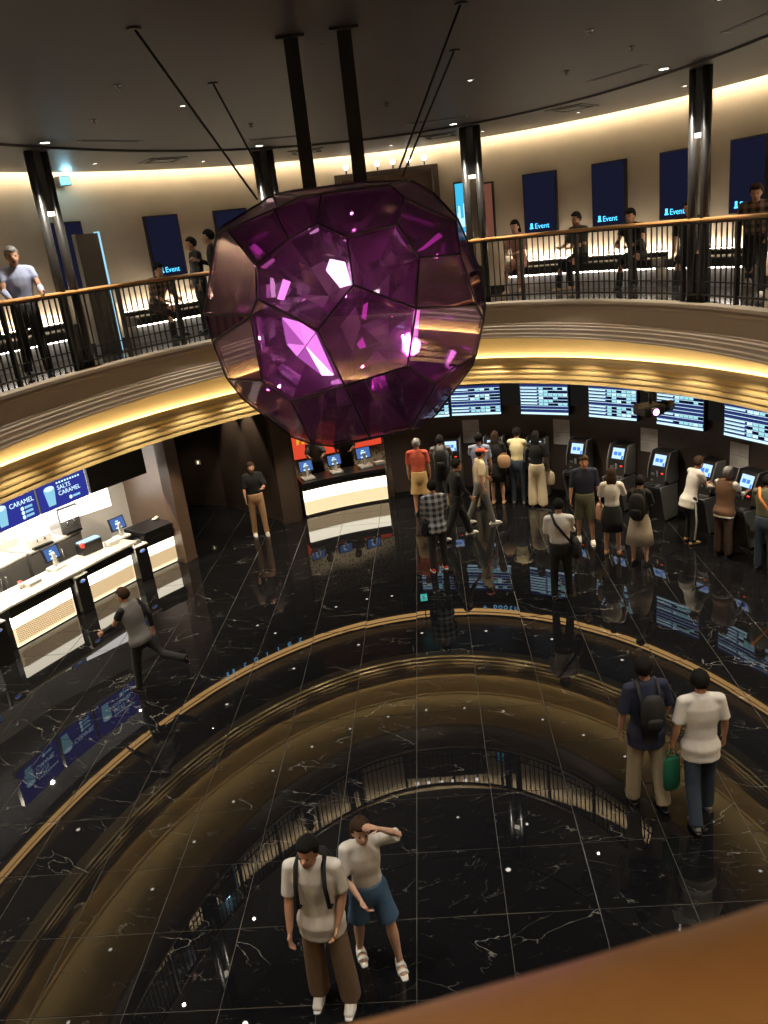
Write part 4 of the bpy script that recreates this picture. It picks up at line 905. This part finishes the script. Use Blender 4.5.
def person(label, loc, face, H=1.68, female=False, lean=0., legs=((0, 0, .04), (0, 0, .04)), arms=((0, .12, .15, 0), (0, .12, .15, 0)), head=(0, 0),
           top='white', sleeve=.45, bottom='black', blen=1.0, skirt=None, shoes='black', hair='hair_black', longhair=False, skin='skin', flare=0., sit=None, cap=None, collar=False, vest=None, fine=False, z0=0., untuck=.0, stripe=None):
    # arms/legs: (left, right); face: degrees, 0 looks away from the viewer (+y)
    k = H/1.7; V = Vector
    hipz = 0.; pel = V((0, 0, 0)); hw = .085 if not female else .09; sw = .185 if not female else .160
    def tor(p): return rotv(V(p), 'X', -lean)
    J = {}
    for s, nm, (fl, kn, ab) in ((-1, 'L', legs[0]), (1, 'R', legs[1])):
        h = V((s*hw, 0, -.02)); d1 = V((s*math.sin(ab), math.sin(fl), -math.cos(fl)*math.cos(ab))).normalized()
        a2 = fl-kn; d2 = V((s*math.sin(ab)*.6, math.sin(a2), -math.cos(a2))).normalized()
        kneep = h+d1*.42; ank = kneep+d2*.40; J['hip'+nm], J['knee'+nm], J['ank'+nm] = h, kneep, ank
        J['fang'+nm] = max(-.9, min(.5, -(a2)*.8)) if kn > .25 and sit is None else 0
    for s, nm, spec in ((-1, 'L', arms[0]), (1, 'R', arms[1])):
        if len(spec) == 2:
            sh, elb, wr = V((s*sw, -.005, .50)), V(spec[0]), V(spec[1]); J['sh'+nm], J['elb'+nm], J['wr'+nm], J['hd'+nm] = tor(sh), tor(elb), tor(wr), tor((wr-elb).normalized()); continue
        fl, ab, el, inw = spec
        sh = V((s*sw, -.005, .50)); d = V((s*math.sin(ab)*math.cos(fl*.4), math.sin(fl), -math.cos(fl)*math.cos(ab))).normalized()
        elb = sh+d*.27
        a2 = fl+el; d2 = V((s*math.sin(ab)*.5, math.sin(a2), -math.cos(a2))).normalized(); d2 = rotv(d2, 'Z', s*inw)
        wr = elb+d2*.245; J['sh'+nm], J['elb'+nm], J['wr'+nm] = tor(sh), tor(elb), tor(wr); J['hd'+nm] = tor(d2)
    neck = tor((0, 0, .535)); hc = tor((0, .012, .535)) + rotv(V((0, .03, .15)), 'X', -lean*.3-head[0]*.5)
    HM = (Matrix.Rotation(head[1], 3, 'Z') @ Matrix.Rotation(-lean*.5-head[0], 3, 'X'))
    low = min(J['ankL'].z, J['ankR'].z) - .075
    if sit is not None: low = -sit/k - .10
    up = V((0, 0, -low))
    for q in J:
        if isinstance(J[q], V) and not q.startswith('hd') : J[q] = J[q]+up
    neck += up; hc += up; pel = up
    def T(p): return tor(p)+up
    S_ = lambda p: p*k
    root = thing('person', label, 'person', (loc[0], loc[1], z0), R(face))
    # ---- body
    b = MB(); xh = (1, 0, 0)
    wf = .90 if female else 1.
    def rings(infl=0., lo=-.10, hi=.52):
        prof = [(-.10, .155, .105), (-.02, .165, .115), (.08, .145 if female else .15, .098), (.2, .132 if female else .15, .092), (.32, .155 if female else .172, .108), (.42, .155 if female else .182, .105), (.49, .12 if female else .145, .085), (.53, .07, .06)]
        return [(z, (rx*wf+infl, ry+infl)) for z, rx, ry in prof if lo <= z <= hi]
    b.tube([S_(J['shL']), S_((J['shL']+J['shR'])/2), S_(J['shR'])], [.046*k, .05*k, .046*k], 12)
    tr = rings(-.004); b.tube([S_(T((0, 0, z))) for z, r in tr], [(r[0]*k, r[1]*k) for z, r in tr], 14, hint=xh)
    b.tube([S_(T((0, 0, .49))), S_(neck+(hc-neck)*.55)], [.058*k, .052*k], 12)
    # head: skull, face wedge, jaw, nose, ears
    hd = lambda p: S_(hc + HM @ V(p)); HMk = HM
    b.ell(hd((0, -.012, .02)), (.078*k, .095*k, .095*k), HMk); b.ell(hd((0, .025, -.04)), (.060*k, .066*k, .085*k), HMk); b.ell(hd((0, .05, -.085)), (.035*k, .036*k, .035*k), HMk)
    b.ell(hd((0, .096, -.028)), (.012*k, .022*k, .026*k), HMk)
    for s in (-1, 1): b.ell(hd((s*.077, -.01, -.015)), (.010*k, .022*k, .033*k), HMk)
    fing = MB()
    for s, nm in ((-1, 'L'), (1, 'R')):
        sh, el, wr, d = J['sh'+nm], J['elb'+nm], J['wr'+nm], J['hd'+nm]
        f_ = .88 if female else 1.
        b.tube([S_(sh+V((-s*.03, 0, 0))), S_(sh), S_(sh.lerp(el, .5)), S_(el), S_(el.lerp(wr, .35)), S_(wr)], [.05*k*f_, .052*k*f_, .045*k*f_, .038*k*f_, .04*k*f_, .026*k*f_], 10)
        # hand: palm then five fingers
        d = d.normalized(); fwd = V((0, 1, 0)); side = d.cross(fwd); side = side.normalized() if side.length > .2 else V((1, 0, 0))
        wide = side.cross(d).normalized()            # across the knuckles
        pc = wr+d*.05; b.tube([S_(wr), S_(wr+d*.045), S_(wr+d*.085)], [(.024*k, .018*k), (.040*k, .016*k), (.038*k, .013*k)], 10, hint=wide)
        curl = side*(1 if s > 0 else -1)
        curl = curl*(-1 if curl.dot(V((-s, 0, 0))) < 0 else 1)
        for i, (o, ln) in enumerate(((-.030, .062), (-.010, .075), (.011, .072), (.030, .058))):
            p0 = wr+d*.08+wide*-o; p1 = p0+(d*.9+curl*.25).normalized()*ln*.5; p2 = p1+(d*.55+curl*.8).normalized()*ln*.5
            fing.tube([S_(p0), S_(p1), S_(p2)], [.0095*k, .0085*k, .007*k], 6)
        p0 = wr+d*.025+wide*.03; p1 = p0+(d*.6+wide*.75).normalized()*.035; p2 = p1+(d*.9+wide*.2+curl*.3).normalized()*.03
        fing.tube([S_(p0), S_(p1), S_(p2)], [.012*k, .010*k, .008*k], 6)
        hp_, kn_, an_ = J['hip'+nm], J['knee'+nm], J['ank'+nm]
        b.tube([S_(hp_), S_(hp_.lerp(kn_, .4)), S_(kn_), S_(kn_.lerp(an_, .3)), S_(kn_.lerp(an_, .7)), S_(an_)], [.082*k, .072*k, .052*k, .055*k, .04*k, .034*k], 12)
        fd = rotv(V((0, 1, 0)), 'X', J['fang'+nm]); fu = rotv(V((0, 0, 1)), 'X', J['fang'+nm])
        b.tube([S_(an_-fd*.03-fu*.035), S_(an_+fd*.05-fu*.045), S_(an_+fd*.13-fu*.055)], [(.032*k, .035*k), (.038*k, .028*k), (.04*k, .016*k)], 10, hint=xh)
        J['fd'+nm], J['fu'+nm] = fd, fu
    bo = b.build('body', skin, root); JOBS.append((bo, .012 if fine else .016, 3, fing))
    # ---- face details, hair
    e = MB()
    for s in (-1, 1): e.ell(hd((s*.030, .079, .0)), (.011*k, .006*k, .006*k), HMk, 8, 6)
    e.build('eyes', 'eye', root)
    e = MB(); e.ell(hd((0, .087, -.068)), (.022*k, .006*k, .006*k), HMk, 8, 6); e.build('mouth', 'lips', root)
    hm = MB(); nu, nv = 20, 14; vs = []
    for i in range(nv+1):
        th_ = PI*i/nv
        for j in range(nu):
            ph = 2*PI*j/nu; q = V((math.sin(th_)*math.cos(ph), math.sin(th_)*math.sin(ph), math.cos(th_)))
            lim = -.05 if q.y > .45 else (-.15 if q.y > .1 else -.75)      # hairline: front, sides, nape
            g = 1.12 if q.z > (.42 if q.y > .55 else lim) else .80
            g *= 1+.035*math.sin(5*ph+3*th_)
            z = q.z*.098*g
            p = V((q.x*.082*g, -.012+q.y*.098*g, .022+z))
            vs.append(hd(p))
    hm.add(vs, [(i*nu+j, (i+1)*nu+j, (i+1)*nu+(j+1) % nu, i*nu+(j+1) % nu) for i in range(nv) for j in range(nu)], 0, True)
    if longhair:
        hm.tube([hd((0, -.06, .05)), hd((0, -.085, -.08)), hd((0, -.09, -.2)), hd((0, -.085, -.28))], [(.08*k, .05*k), (.095*k, .045*k), (.085*k, .035*k), (.05*k, .02*k)], 12, hint=HM @ V((1, 0, 0)))
    hm.build('hair', hair, root)
    if cap:
        c_ = MB(); c_.ell(hd((0, -.01, .06)), (.09*k, .108*k, .07*k), HMk); c_.ell(hd((0, .1, .045)), (.07*k, .07*k, .012*k), HMk); c_.build('cap', 'cloth_'+cap, root)
    # ---- top
    def garment(nm, colr, lo, infl, slv, voxel=.018):
        if nm == 'shirt' and not untuck: lo = .05
        g = MB(); tr = rings(infl, lo, .50); pts = [T((0, 0, z)) for z, r in tr]; rr = [((r[0]+(.026 if z < .05 else 0))*k, (r[1]+(.026 if z < .05 else 0))*k) for z, r in tr]
        if untuck and nm == 'shirt': pts = [T((0, 0, lo-untuck))]+pts; rr = [(rr[0][0]*1.03, rr[0][1]*1.05)]+rr
        g.tube([S_(p) for p in pts], rr, 16, hint=xh, flat='s')
        yk = .8 if slv <= 0 else 1.
        shL, shR = J['shL'], J['shR']; md = (shL+shR)/2+tor((0, 0, .012))
        g.tube([S_(md.lerp(shL, yk)), S_(md.lerp(shL, .55)+tor((0, 0, .008))), S_(md), S_(md.lerp(shR, .55)+tor((0, 0, .008))), S_(md.lerp(shR, yk))], [((.050+infl*.4)*k, (.056+infl*.4)*k)]*5, 12, hint=(0, 0, 1))
        for s, n_ in ((-1, 'L'), (1, 'R')):
            sh, el, wr = J['sh'+n_], J['elb'+n_], J['wr'+n_]
            if slv <= 0: continue
            L = [S_(sh+tor((-s*.04, 0, -.01))), S_(sh)]; r_ = [.056*k, .060*k]
            if slv <= .5: L += [S_(sh.lerp(el, slv)), S_(sh.lerp(el, slv*2))]; r_ += [.060*k, .064*k]
            else: L += [S_(sh.lerp(el, .5)), S_(el), S_(el.lerp(wr, (slv-.5)*2))]; r_ += [.056*k, .050*k, .042*k]
            g.tube(L, r_, 12, flat='e')
        o = g.build(nm, 'cloth_'+colr, root); JOBS.append((o, voxel*(.7 if fine else 1), 4, None)); return o
    garment('shirt', top, -.10, .014, sleeve)
    if vest: garment('vest', vest, -.10, .024, 0)
    if collar:
        c_ = MB(); c_.tube([S_(T((0, -.005, .495))), S_(T((0, 0, .535)))], [(.085*k, .075*k), (.068*k, .064*k)], 14, hint=xh); c_.build('collar', 'cloth_'+(top), root)
    # ---- trousers, shorts or skirt
    if bottom:
        g = MB(); g.tube([S_(T((0, 0, .0 if untuck else .09))), S_(pel+V((0, 0, -.02))), S_(pel+V((0, -.005, -.09)))], [(.170*k*wf, .120*k), (.180*k*wf, .128*k), (.168*k, .120*k)], 16, hint=xh, flat='s')
        for n_ in 'LR':
            hp_, kn_, an_ = J['hip'+n_], J['knee'+n_], J['ank'+n_]; L = [S_(hp_+V((0, 0, .02)))]; r_ = [.092*k]
            kf = .0 if blen >= 1 else 1
            if blen >= .95:
                L += [S_(hp_.lerp(kn_, .45)), S_(kn_), S_(kn_.lerp(an_, .5)), S_(kn_.lerp(an_, 1.06))]; r_ += [(.086+flare*.2)*k, (.070+flare*.6)*k, (.062+flare)*k, (.060+flare)*k]
            else:
                q = blen/.5; L += [S_(hp_.lerp(kn_, min(1, q)*.5)), S_(hp_.lerp(kn_, min(1.15, q)))]; r_ += [.094*k, (.092+flare)*k]
            g.tube(L, r_, 14, flat='e')
        o = g.build('trousers' if blen >= .95 else 'shorts', 'cloth_'+bottom, root); JOBS.append((o, .018*(.75 if fine else 1), 4, None))
        if stripe:
            g = MB()
            for s, n_ in ((-1, 'L'), (1, 'R')):
                hp_, kn_, an_ = J['hip'+n_], J['knee'+n_], J['ank'+n_]; g.tube([S_(hp_+V((s*.088, 0, 0))), S_(kn_+V((s*.067, 0, 0))), S_(an_+V((s*.06, 0, .05)))], [(.008*k, .02*k)]*3, 8, hint=xh)
            g.build('side_stripe', 'cloth_'+stripe, root)
    if skirt:
        col_, ln, wd = skirt; g = MB(); mid = (J['kneeL']+J['kneeR'])/2; nrm = []
        L = [S_(T((0, 0, .08))), S_(pel+V((0, 0, -.03))), S_(pel.lerp(mid, .5*ln)), S_(pel.lerp(mid, ln))]; sp_ = abs(J['kneeL'].y-J['kneeR'].y)*.4
        g.tube(L, [(.145*k, .108*k), (.182*k, .135*k), ((.185+wd*.5)*k, (.14+wd*.5+sp_*.5)*k), ((.19+wd)*k, (.145+wd+sp_)*k)], 24, hint=xh, flat='e'); g.build('skirt', 'cloth_'+col_, root)
    # ---- shoes
    sm_ = shoes if shoes in MATS else 'cloth_'+(shoes if shoes != 'sandals' else 'white')
    for n_ in 'LR':
        an_, fd, fu = J['ank'+n_], J['fd'+n_], J['fu'+n_]; g = MB()
        if shoes == 'sandals':
            for q_ in (.045, .105):
                g.tube([S_(an_+fd*q_+V((math.cos(a_)*.047, 0, 0))+fu*(-.066+math.sin(a_)*(.058 if q_ < .1 else .036))) for a_ in [PI*i_/6 for i_ in range(7)]], [(.006*k, .022*k)]*7, 8, hint=fu)
            so = g.build('sandal', 'white_plastic', root); g = MB(); pts = [an_-fd*.085-fu*.068, an_-fd*.02-fu*.068, an_+fd*.08-fu*.068, an_+fd*.185-fu*.068]
            g.tube([S_(p) for p in pts], [(.03*k, .010*k), (.044*k, .010*k), (.05*k, .010*k), (.03*k, .010*k)], 12, hint=xh); g.build('sole', 'white_plastic', so); continue
        g.tube([S_(an_-fd*.045-fu*.04), S_(an_+fd*.0-fu*.025), S_(an_+fd*.07-fu*.038), S_(an_+fd*.15-fu*.05)], [(.036*k, .034*k), (.043*k, .048*k), (.046*k, .034*k), (.042*k, .022*k)], 12, hint=xh)
        so = g.build('shoe', sm_, root); g = MB(); pts = [an_-fd*.085-fu*.068, an_-fd*.02-fu*.068, an_+fd*.08-fu*.068, an_+fd*.185-fu*.068]
        g.tube([S_(p) for p in pts], [(.03*k, .010*k), (.044*k, .010*k), (.05*k, .010*k), (.03*k, .010*k)], 12, hint=xh); g.build('sole', 'white_plastic' if shoes in ('white', 'red') else 'black', so)
    # handy anchor points in world space for bags
    MW = Matrix.Translation((loc[0], loc[1], z0)) @ Matrix.Rotation(R(face), 4, 'Z')
    return dict(root=root, k=k, M=MW, back=MW @ S_(T((0, -.12, .30))), hip=lambda s: MW @ S_(T((s*.24, .02, .0))), wrL=MW @ S_(J['wrL']+J['hdL']*.1), wrR=MW @ S_(J['wrR']+J['hdR']*.1), T=lambda p: MW @ S_(T(p)), rz=R(face), lean=lean)

def backpack(pp, col, label, s=1., dy=-.195, dz=.27):
    th = thing('backpack', label, 'backpack', pp['T']((0, dy, dz)), pp['rz'])
    g = MB(); r_ = [(.10, .05), (.135, .075), (.14, .085), (.135, .08), (.11, .06)]; g.tube([(0, 0, -.19*s), (0, 0, -.12*s), (0, 0, 0), (0, 0, .12*s), (0, 0, .19*s)], [(a*s, b*s) for a, b in r_], 16, hint=(1, 0, 0)); g.build('bag', 'cloth_'+col, th)
    g = MB(); g.tube([(0, -.07*s, -.12*s), (0, -.085*s, -.03*s)], [(.09*s, .035*s), (.085*s, .03*s)], 14, hint=(1, 0, 0)); g.build('pocket', 'cloth_'+col, th)
    for x in (-1, 1):
        g = MB(); p = pp['M'].to_3x3().inverted(); loc = Vector(th.location)
        pts = [(x*.085, -.10, .20), (x*.10, -.15, .42), (x*.105, -.055, .572), (x*.11, .06, .555), (x*.115, .135, .42), (x*.125, .13, .2), (x*.12, -.05, .12)]
        g.tube([p @ (pp['T'](q)-loc) for q in pts], [(.018, .006)]*len(pts), 8, hint=(1, 0, 0)); g.build('strap', 'cloth_'+col, th)
def bag(pos, col, label, rz=0., size=(.12, .06, .15), handle=.12, name='hand_bag', flat=False):
    th = thing(name, label, 'bag', pos, rz); a, b, h = size
    g = MB(); g.tube([(0, 0, -handle-2*h), (0, 0, -handle-h), (0, 0, -handle-.02)], [(a*.92, b), (a, b*1.05), (a*.9, b*.75)], 16, hint=(1, 0, 0)); g.build('bag', 'cloth_'+col, th)
    if handle > .03:
        g = MB(); g.tube([(-a*.6, 0, -handle), (-a*.45, 0, -handle*.4), (0, 0, 0), (a*.45, 0, -handle*.4), (a*.6, 0, -handle)], [.008]*5, 6); g.build('handle', 'cloth_'+col, th)
    return th
def crossbag(pp, side, col, label, strap_from=-1, size=(.15, .07, .11), scol=None, dy=.0):
    pos = pp['T']((side*.25, dy, -.02)); th = thing('shoulder_bag', label, 'bag', pos, pp['rz']); a, b, h = size
    g = MB(); g.tube([(0, 0, -h), (0, 0, 0), (0, 0, h)], [(b, a*.95), (b*1.05, a), (b*.8, a*.9)], 16, hint=(1, 0, 0)); g.build('bag', 'cloth_'+col, th)
    p = pp['M'].to_3x3().inverted(); g = MB()
    pts = [(side*.22, -.08, .05), (side*.08, -.135, .25), (-side*.06, -.145, .45), (-side*.115, -.03, .582), (-side*.06, .14, .45), (side*.08, .14, .25), (side*.22, .09, .05)]
    g.tube([p @ (pp['T'](q)-pos) for q in pts], [(.022, .007)]*len(pts), 8, hint=(1, 0, 0)); g.build('strap', 'cloth_'+(scol or col), th)

G = 'people'
REACH = (.75, .12, .75, .35); DOWN = (.05, .13, .18, 0); PHONE = (.35, .15, 1.6, .5)
# near couple
p1 = person('man in a white tee and loose brown trousers in the foreground', (-.86, 4.95), 172, 1.66, lean=.03, legs=((.05, .05, .09), (-.03, .03, .07)), arms=((.05, .10, .5, .5), (.25, .10, .25, .1)), head=(.05, -.2), top='white', bottom='brown', flare=.030, shoes='white', fine=True, untuck=.05)
backpack(p1, 'black', 'black backpack on the man in the white tee in the foreground', .9)
p2 = person('woman in a white top, denim shorts and white sandals raising a hand to her head', (-.49, 5.26), 192, 1.53, True, lean=.05, legs=((.16, .05, .14), (-.14, .1, .08)), arms=(((-.33, .10, .60), (-.14, .12, .74)), (.2, .15, .9, .5)), longhair=True, top='white', bottom='blue_denim', blen=.42, flare=.02, shoes='sandals', skin='skin_light', hair='hair_brown', fine=True)
# right-hand pair walking away
p3 = person('man in a navy shirt and khaki trousers walking away at the right', (2.37, 6.84), 2, 1.64, lean=.04, legs=((.06, .05, .08), (-.16, .12, .05)), arms=((-.05, .22, .25, .1), (.12, .25, .4, .2)), head=(-.02, -.5), top='navy', sleeve=.5, bottom='khaki', flare=.018, shoes='black', fine=True, untuck=.08)
backpack(p3, 'charcoal', 'dark backpack on the man in the navy shirt', .88)
p4 = person('man in a white tee and dark jeans walking away at the right', (2.80, 6.54), -3, 1.62, lean=.03, legs=((-.22, .18, .05), (.14, .05, .05)), arms=((-.1, .22, .35, .1), (.0, .2, .3, 0)), head=(.02, -.1), top='white', sleeve=.45, bottom='denim', flare=.01, shoes='grey', fine=True, untuck=.06)
bag(p4['wrL'], 'green', 'green bag in the hand of the man in the white tee', .3, (.10, .045, .17), .1)
ph = thing('mobile_phone', 'dark phone in the hand of the man in the navy shirt', 'phone', p3['wrR'], .2); bevel(MB().box(-.035, .035, -.006, .006, -.15, 0).build('case', 'black', ph), .004); MB().box(-.031, .031, -.0075, -.006, -.143, -.007).build('glass', 'steel_dark', ph)
# middle of the lobby
p5 = person('man in a blue and white checked shirt and dark trousers with red shoes', (.89, 13.4), 5, 1.68, legs=((.0, .02, .06), (.08, .03, .05)), arms=((.1, .12, .5, .3), (.3, .12, .9, .4)), top='plaid', sleeve=.8, bottom='charcoal', shoes='red', hair='hair_black', untuck=.06)
bag(p5['T']((-.2, -.05, .12)), 'black', 'black pouch at the hip of the man in the checked shirt', p5['rz'], (.08, .05, .11), .05)
p6 = person('man in a white shirt and black trousers standing with a black shoulder bag', (2.7, 11.71), -12, 1.66, legs=((.0, .02, .05), (.05, .02, .07)), arms=((.25, .14, .9, .4), PHONE), head=(.25, 0), top='white', sleeve=.7, bottom='black', shoes='black')
crossbag(p6, 1, 'black', 'black shoulder bag of the man in the white shirt')
p7 = person('staff member in a grey vest and black clothes hurrying past the concession counter', (-3.66, 10.36), 65, 1.60, lean=.18, legs=((.22, .12, .03), (-.75, .75, .03)), arms=((.75, .2, .5, .0), (-.35, .2, .6, 0)), head=(.05, .3), top='black', sleeve=.95, vest='grey', bottom='black', shoes='black', hair='hair_brown')
p8 = person('person in a black tee and tan trousers beside the dark pillar', (-2.69, 16.39), 195, 1.64, legs=((.05, .05, .06), (-.05, .08, .07)), arms=((.35, .2, 1.2, .5), (.1, .15, .4, .1)), top='black', sleeve=.5, bottom='tan', shoes='white', hair='hair_brown')
# group at the rear
p9 = person('man in a coral tee and sand shorts at the ticket wall', (.84, 16.53), -10, 1.68, arms=(DOWN, DOWN), legs=((0, .02, .07), (.03, .02, .08)), top='coral', bottom='sand', blen=.5, flare=.02, shoes='black', hair='hair_grey')
p10 = person('person with a black backpack at the ticket machine nearest the far bar', (1.36, 16.75), -8, 1.64, arms=(REACH, REACH), top='grey', bottom='black', shoes='black', sleeve=.5)
backpack(p10, 'black', 'black backpack on the person in grey at the rear')
p11 = person('person in black striding with white shoes behind the checked shirt man', (1.42, 14.85), -75, 1.66, lean=.08, legs=((.42, .12, .03), (-.38, .25, .03)), arms=((-.3, .15, .4, 0), (.3, .15, .4, 0)), top='black', sleeve=.9, bottom='black', flare=.02, shoes='white')
ff = thing('folder', 'small yellow folder held by the striding person in black', 'folder', p11['wrL'], 1.2); bevel(MB().box(-.07, .07, -.01, .01, -.1, .08).build('cover', 'cloth_yellow', ff), .004); MB().box(-.065, .068, -.006, .006, -.095, .085).build('pages', 'paper', ff)
p22 = person('person in a pale shirt and grey trousers walking behind the striding person', (2.0, 15.5), -80, 1.62, lean=.05, legs=((-.3, .15, .04), (.3, .1, .04)), arms=((.3, .2, .5, 0), (-.2, .2, .4, 0)), top='cream', bottom='grey', shoes='white', cap='coral')
p12 = person('man in a light blue shirt and olive trousers at the rear ticket machine', (2.15, 16.42), -15, 1.66, arms=(REACH, DOWN), top='lightblue', bottom='khaki', shoes='black')
p13 = person('woman with a black skirt and a tan bag at the rear ticket machine', (2.53, 16.62), -20, 1.62, True, arms=(REACH, (.5, .15, 1.2, .3)), top='black', sleeve=.4, bottom=None, skirt=('black', .8, .02), shoes='tan', longhair=True, skin='skin_light', hair='hair_brown')
bag(p13['T']((.2, -.12, .33)), 'tan', 'tan leather bag on the shoulder of the woman in the black skirt', p13['rz'], (.14, .06, .11), .06)
p14 = person('person in a pale yellow top and jeans at the rear ticket machines', (2.96, 16.5), -25, 1.66, True, lean=.1, arms=(REACH, REACH), top='yellow', sleeve=.7, bottom='denim', shoes='grey')
p15 = person('woman in a black top and wide cream trousers at the rear ticket machines', (3.3, 16.15), -28, 1.64, True, arms=(REACH, (.05, .2, .3, 0)), top='black', sleeve=.5, bottom='cream', flare=.045, shoes='tan', longhair=True)
bag(p15['wrR'], 'cream', 'cream bag in the hand of the woman in wide trousers', p15['rz'], (.11, .05, .12), .06)
# by the machines on the right
p16 = person('man in a dark jacket and olive shorts walking from the ticket machines', (3.7, 13.9), 170, 1.68, legs=((.12, .05, .05), (-.12, .12, .05)), arms=((.05, .18, .3, 0), (.0, .2, .25, 0)), top='navy', sleeve=.6, vest=None, bottom='olive', blen=.5, flare=.006, shoes='white', hair='hair_brown')
bag(p16['wrL'], 'khaki', 'khaki bag in the hand of the man in the dark jacket', 0, (.08, .05, .14), .06)
p17 = person('woman in a white blouse, black skirt and tan boots', (3.99, 13.21), -20, 1.58, True, arms=((.3, .2, 1.2, .4), (.5, .2, .9, .2)), top='white', sleeve=.5, bottom=None, skirt=('black', .95, .02), shoes='tan', longhair=True, skin='skin_light', hair='hair_brown')
bag(p17['T']((-.24, .05, .14)), 'pinkish', 'pink shoulder bag of the woman in the white blouse', p17['rz'], (.06, .09, .11), .06)
p18 = person('woman in a black top and pale knee-length skirt with a black backpack', (4.29, 12.65), -32, 1.58, True, arms=((.3, .15, 1.2, .4), (.3, .15, 1.2, .4)), top='black', bottom=None, skirt=('skirt', 1.1, .07), shoes='black', longhair=False, skin='skin_light')
backpack(p18, 'black', 'black backpack on the woman in the pale skirt')
p19 = person('woman in a white top and black striped track trousers at a ticket machine', (5.40, 13.32), -75, 1.60, True, lean=.28, legs=((.25, .35, .04), (.1, .2, .05)), arms=(REACH, (.7, .12, .8, .2)), top='white', sleeve=.75, bottom='black', stripe='white', shoes='tan', hair='hair_brown', skin='skin_light', untuck=.08)
p20 = person('person in a brown vest over white sleeves and brown trousers at a ticket machine', (5.72, 12.62), -58, 1.56, lean=.1, arms=(REACH, REACH), top='white', sleeve=.7, vest='vest_brown', bottom='dkbrown', flare=.02, shoes='black', hair='hair_grey', untuck=.04)
p21 = person('person in an olive tee with an orange bag strap at the right picture edge', (6.05, 11.85), -50, 1.62, arms=((.6, .1, .9, .3), REACH), top='olive', bottom='denim', shoes='black')
crossbag(p21, 1, 'orange', 'orange bag across the back of the person at the right edge', size=(.09, .06, .08), dy=-.16)
# staff at the far bar
p23 = person('staff member in grey behind the left till of the far bar', (-1.45, 18.45), 185, 1.62, arms=(REACH, REACH), top='grey', bottom='black', shoes='black')
p24 = person('staff member in dark clothes behind the middle till of the far bar', (-.75, 18.65), 180, 1.66, arms=(REACH, DOWN), top='darkgrey', bottom='black', shoes='black')
# gallery
SITL = ((1.45, 1.5, .08), (1.4, 1.3, .06))
def gsit(X, Y, label, turn=0., **kw):
    t = par(X, Y, *WM); x, y = on(WM[0]-.42, WM[1]-.42, t)
    return person(label, (x, y), math.degrees(face_in(*WM, t))+180+turn, kw.pop('H', 1.62), sit=.44, legs=kw.pop('legs', SITL), z0=ZM, **kw)
m1 = person('man in a light blue shirt leaning at the gallery railing at the left', (-4.36, 10.95), 210, 1.66, lean=.05, legs=((.05, .05, .05), (-.15, .15, .05)), arms=((.5, .2, .8, .2), (.45, .1, .7, .2)), top='lightblue', sleeve=.9, bottom='charcoal', shoes='black', hair='hair_grey', z0=ZM)
gsit(-3.75, 14.85, 'seated person in brown checks on the left gallery bench', 10, lean=.35, arms=((.6, .2, .9, .4), (.6, .2, .9, .4)), top='plaid_dark', sleeve=.8, bottom='dkbrown')
m3 = person('person in black standing on the gallery behind the left edge of the crystal', (-2.38, 14.45), 100, 1.68, arms=(DOWN, PHONE), top='black', sleeve=.9, bottom='black', z0=ZM)
m3b = person('second person in dark clothes on the gallery left of the crystal', (-2.75, 14.75), 120, 1.60, arms=(DOWN, DOWN), top='charcoal', sleeve=.9, bottom='black', z0=ZM)
gsit(3.25, 15.95, 'seated woman in a pinkish top with bare legs on the right gallery bench', 0, female=True, lean=.25, arms=((.6, .15, 1.0, .5), (.6, .15, 1.0, .5)), top='pinkish', bottom='pinkish', blen=.45, shoes='tan', longhair=True, skin='skin_light')
gsit(4.25, 15.15, 'seated person in grey and black beside the second right-hand screen', -15, lean=.1, arms=((.4, .15, 1.1, .4), (.4, .15, 1.1, .4)), top='darkgrey', bottom='black', shoes='tan')
gsit(5.0, 14.2, 'seated person all in black bending over a phone on the right gallery bench', 10, lean=.4, arms=((.8, .15, .9, .5), (.8, .15, .9, .5)), top='black', sleeve=.9, bottom='black')
gsit(5.55, 13.25, 'seated person in a black tee just right of the right-hand column', 30, lean=.25, arms=((.3, .15, .4, .1), (.3, .15, .4, .1)), top='black', bottom='charcoal')
m8 = person('person in checks and pale shoes striding along the gallery at the right edge', (5.30, 11.0), 150, 1.52, lean=.45, legs=((.7, .6, .04), (-.4, .5, .04)), arms=((.4, .2, .9, .3), (.1, .2, .4, .1)), top='plaid_dark', sleeve=.9, bottom='charcoal', shoes='white', hair='hair_brown', z0=ZM)

# fuse each body and garment into one smooth skin
for o, vox, it, ex in JOBS:
    m = o.modifiers.new('fuse', 'REMESH'); m.mode = 'VOXEL'; m.voxel_size = vox; m.use_smooth_shade = True
    s = o.modifiers.new('soft', 'SMOOTH'); s.factor = .5; s.iterations = it
dg = bpy.context.evaluated_depsgraph_get(); dg.update()
for o, vox, it, ex in JOBS:
    me = bpy.data.meshes.new_from_object(o.evaluated_get(dg)); old = o.data; mname = old.materials[0]
    o.modifiers.clear(); o.data = me
    if ex:
        b_ = bmesh.new(); b_.from_mesh(me); nv = [b_.verts.new(v) for v in ex.v]
        for f in ex.f:
            try: fc = b_.faces.new([nv[i] for i in f]); fc.smooth = True
            except ValueError: pass
        b_.to_mesh(me); b_.free()
    if not me.materials: me.materials.append(mname)
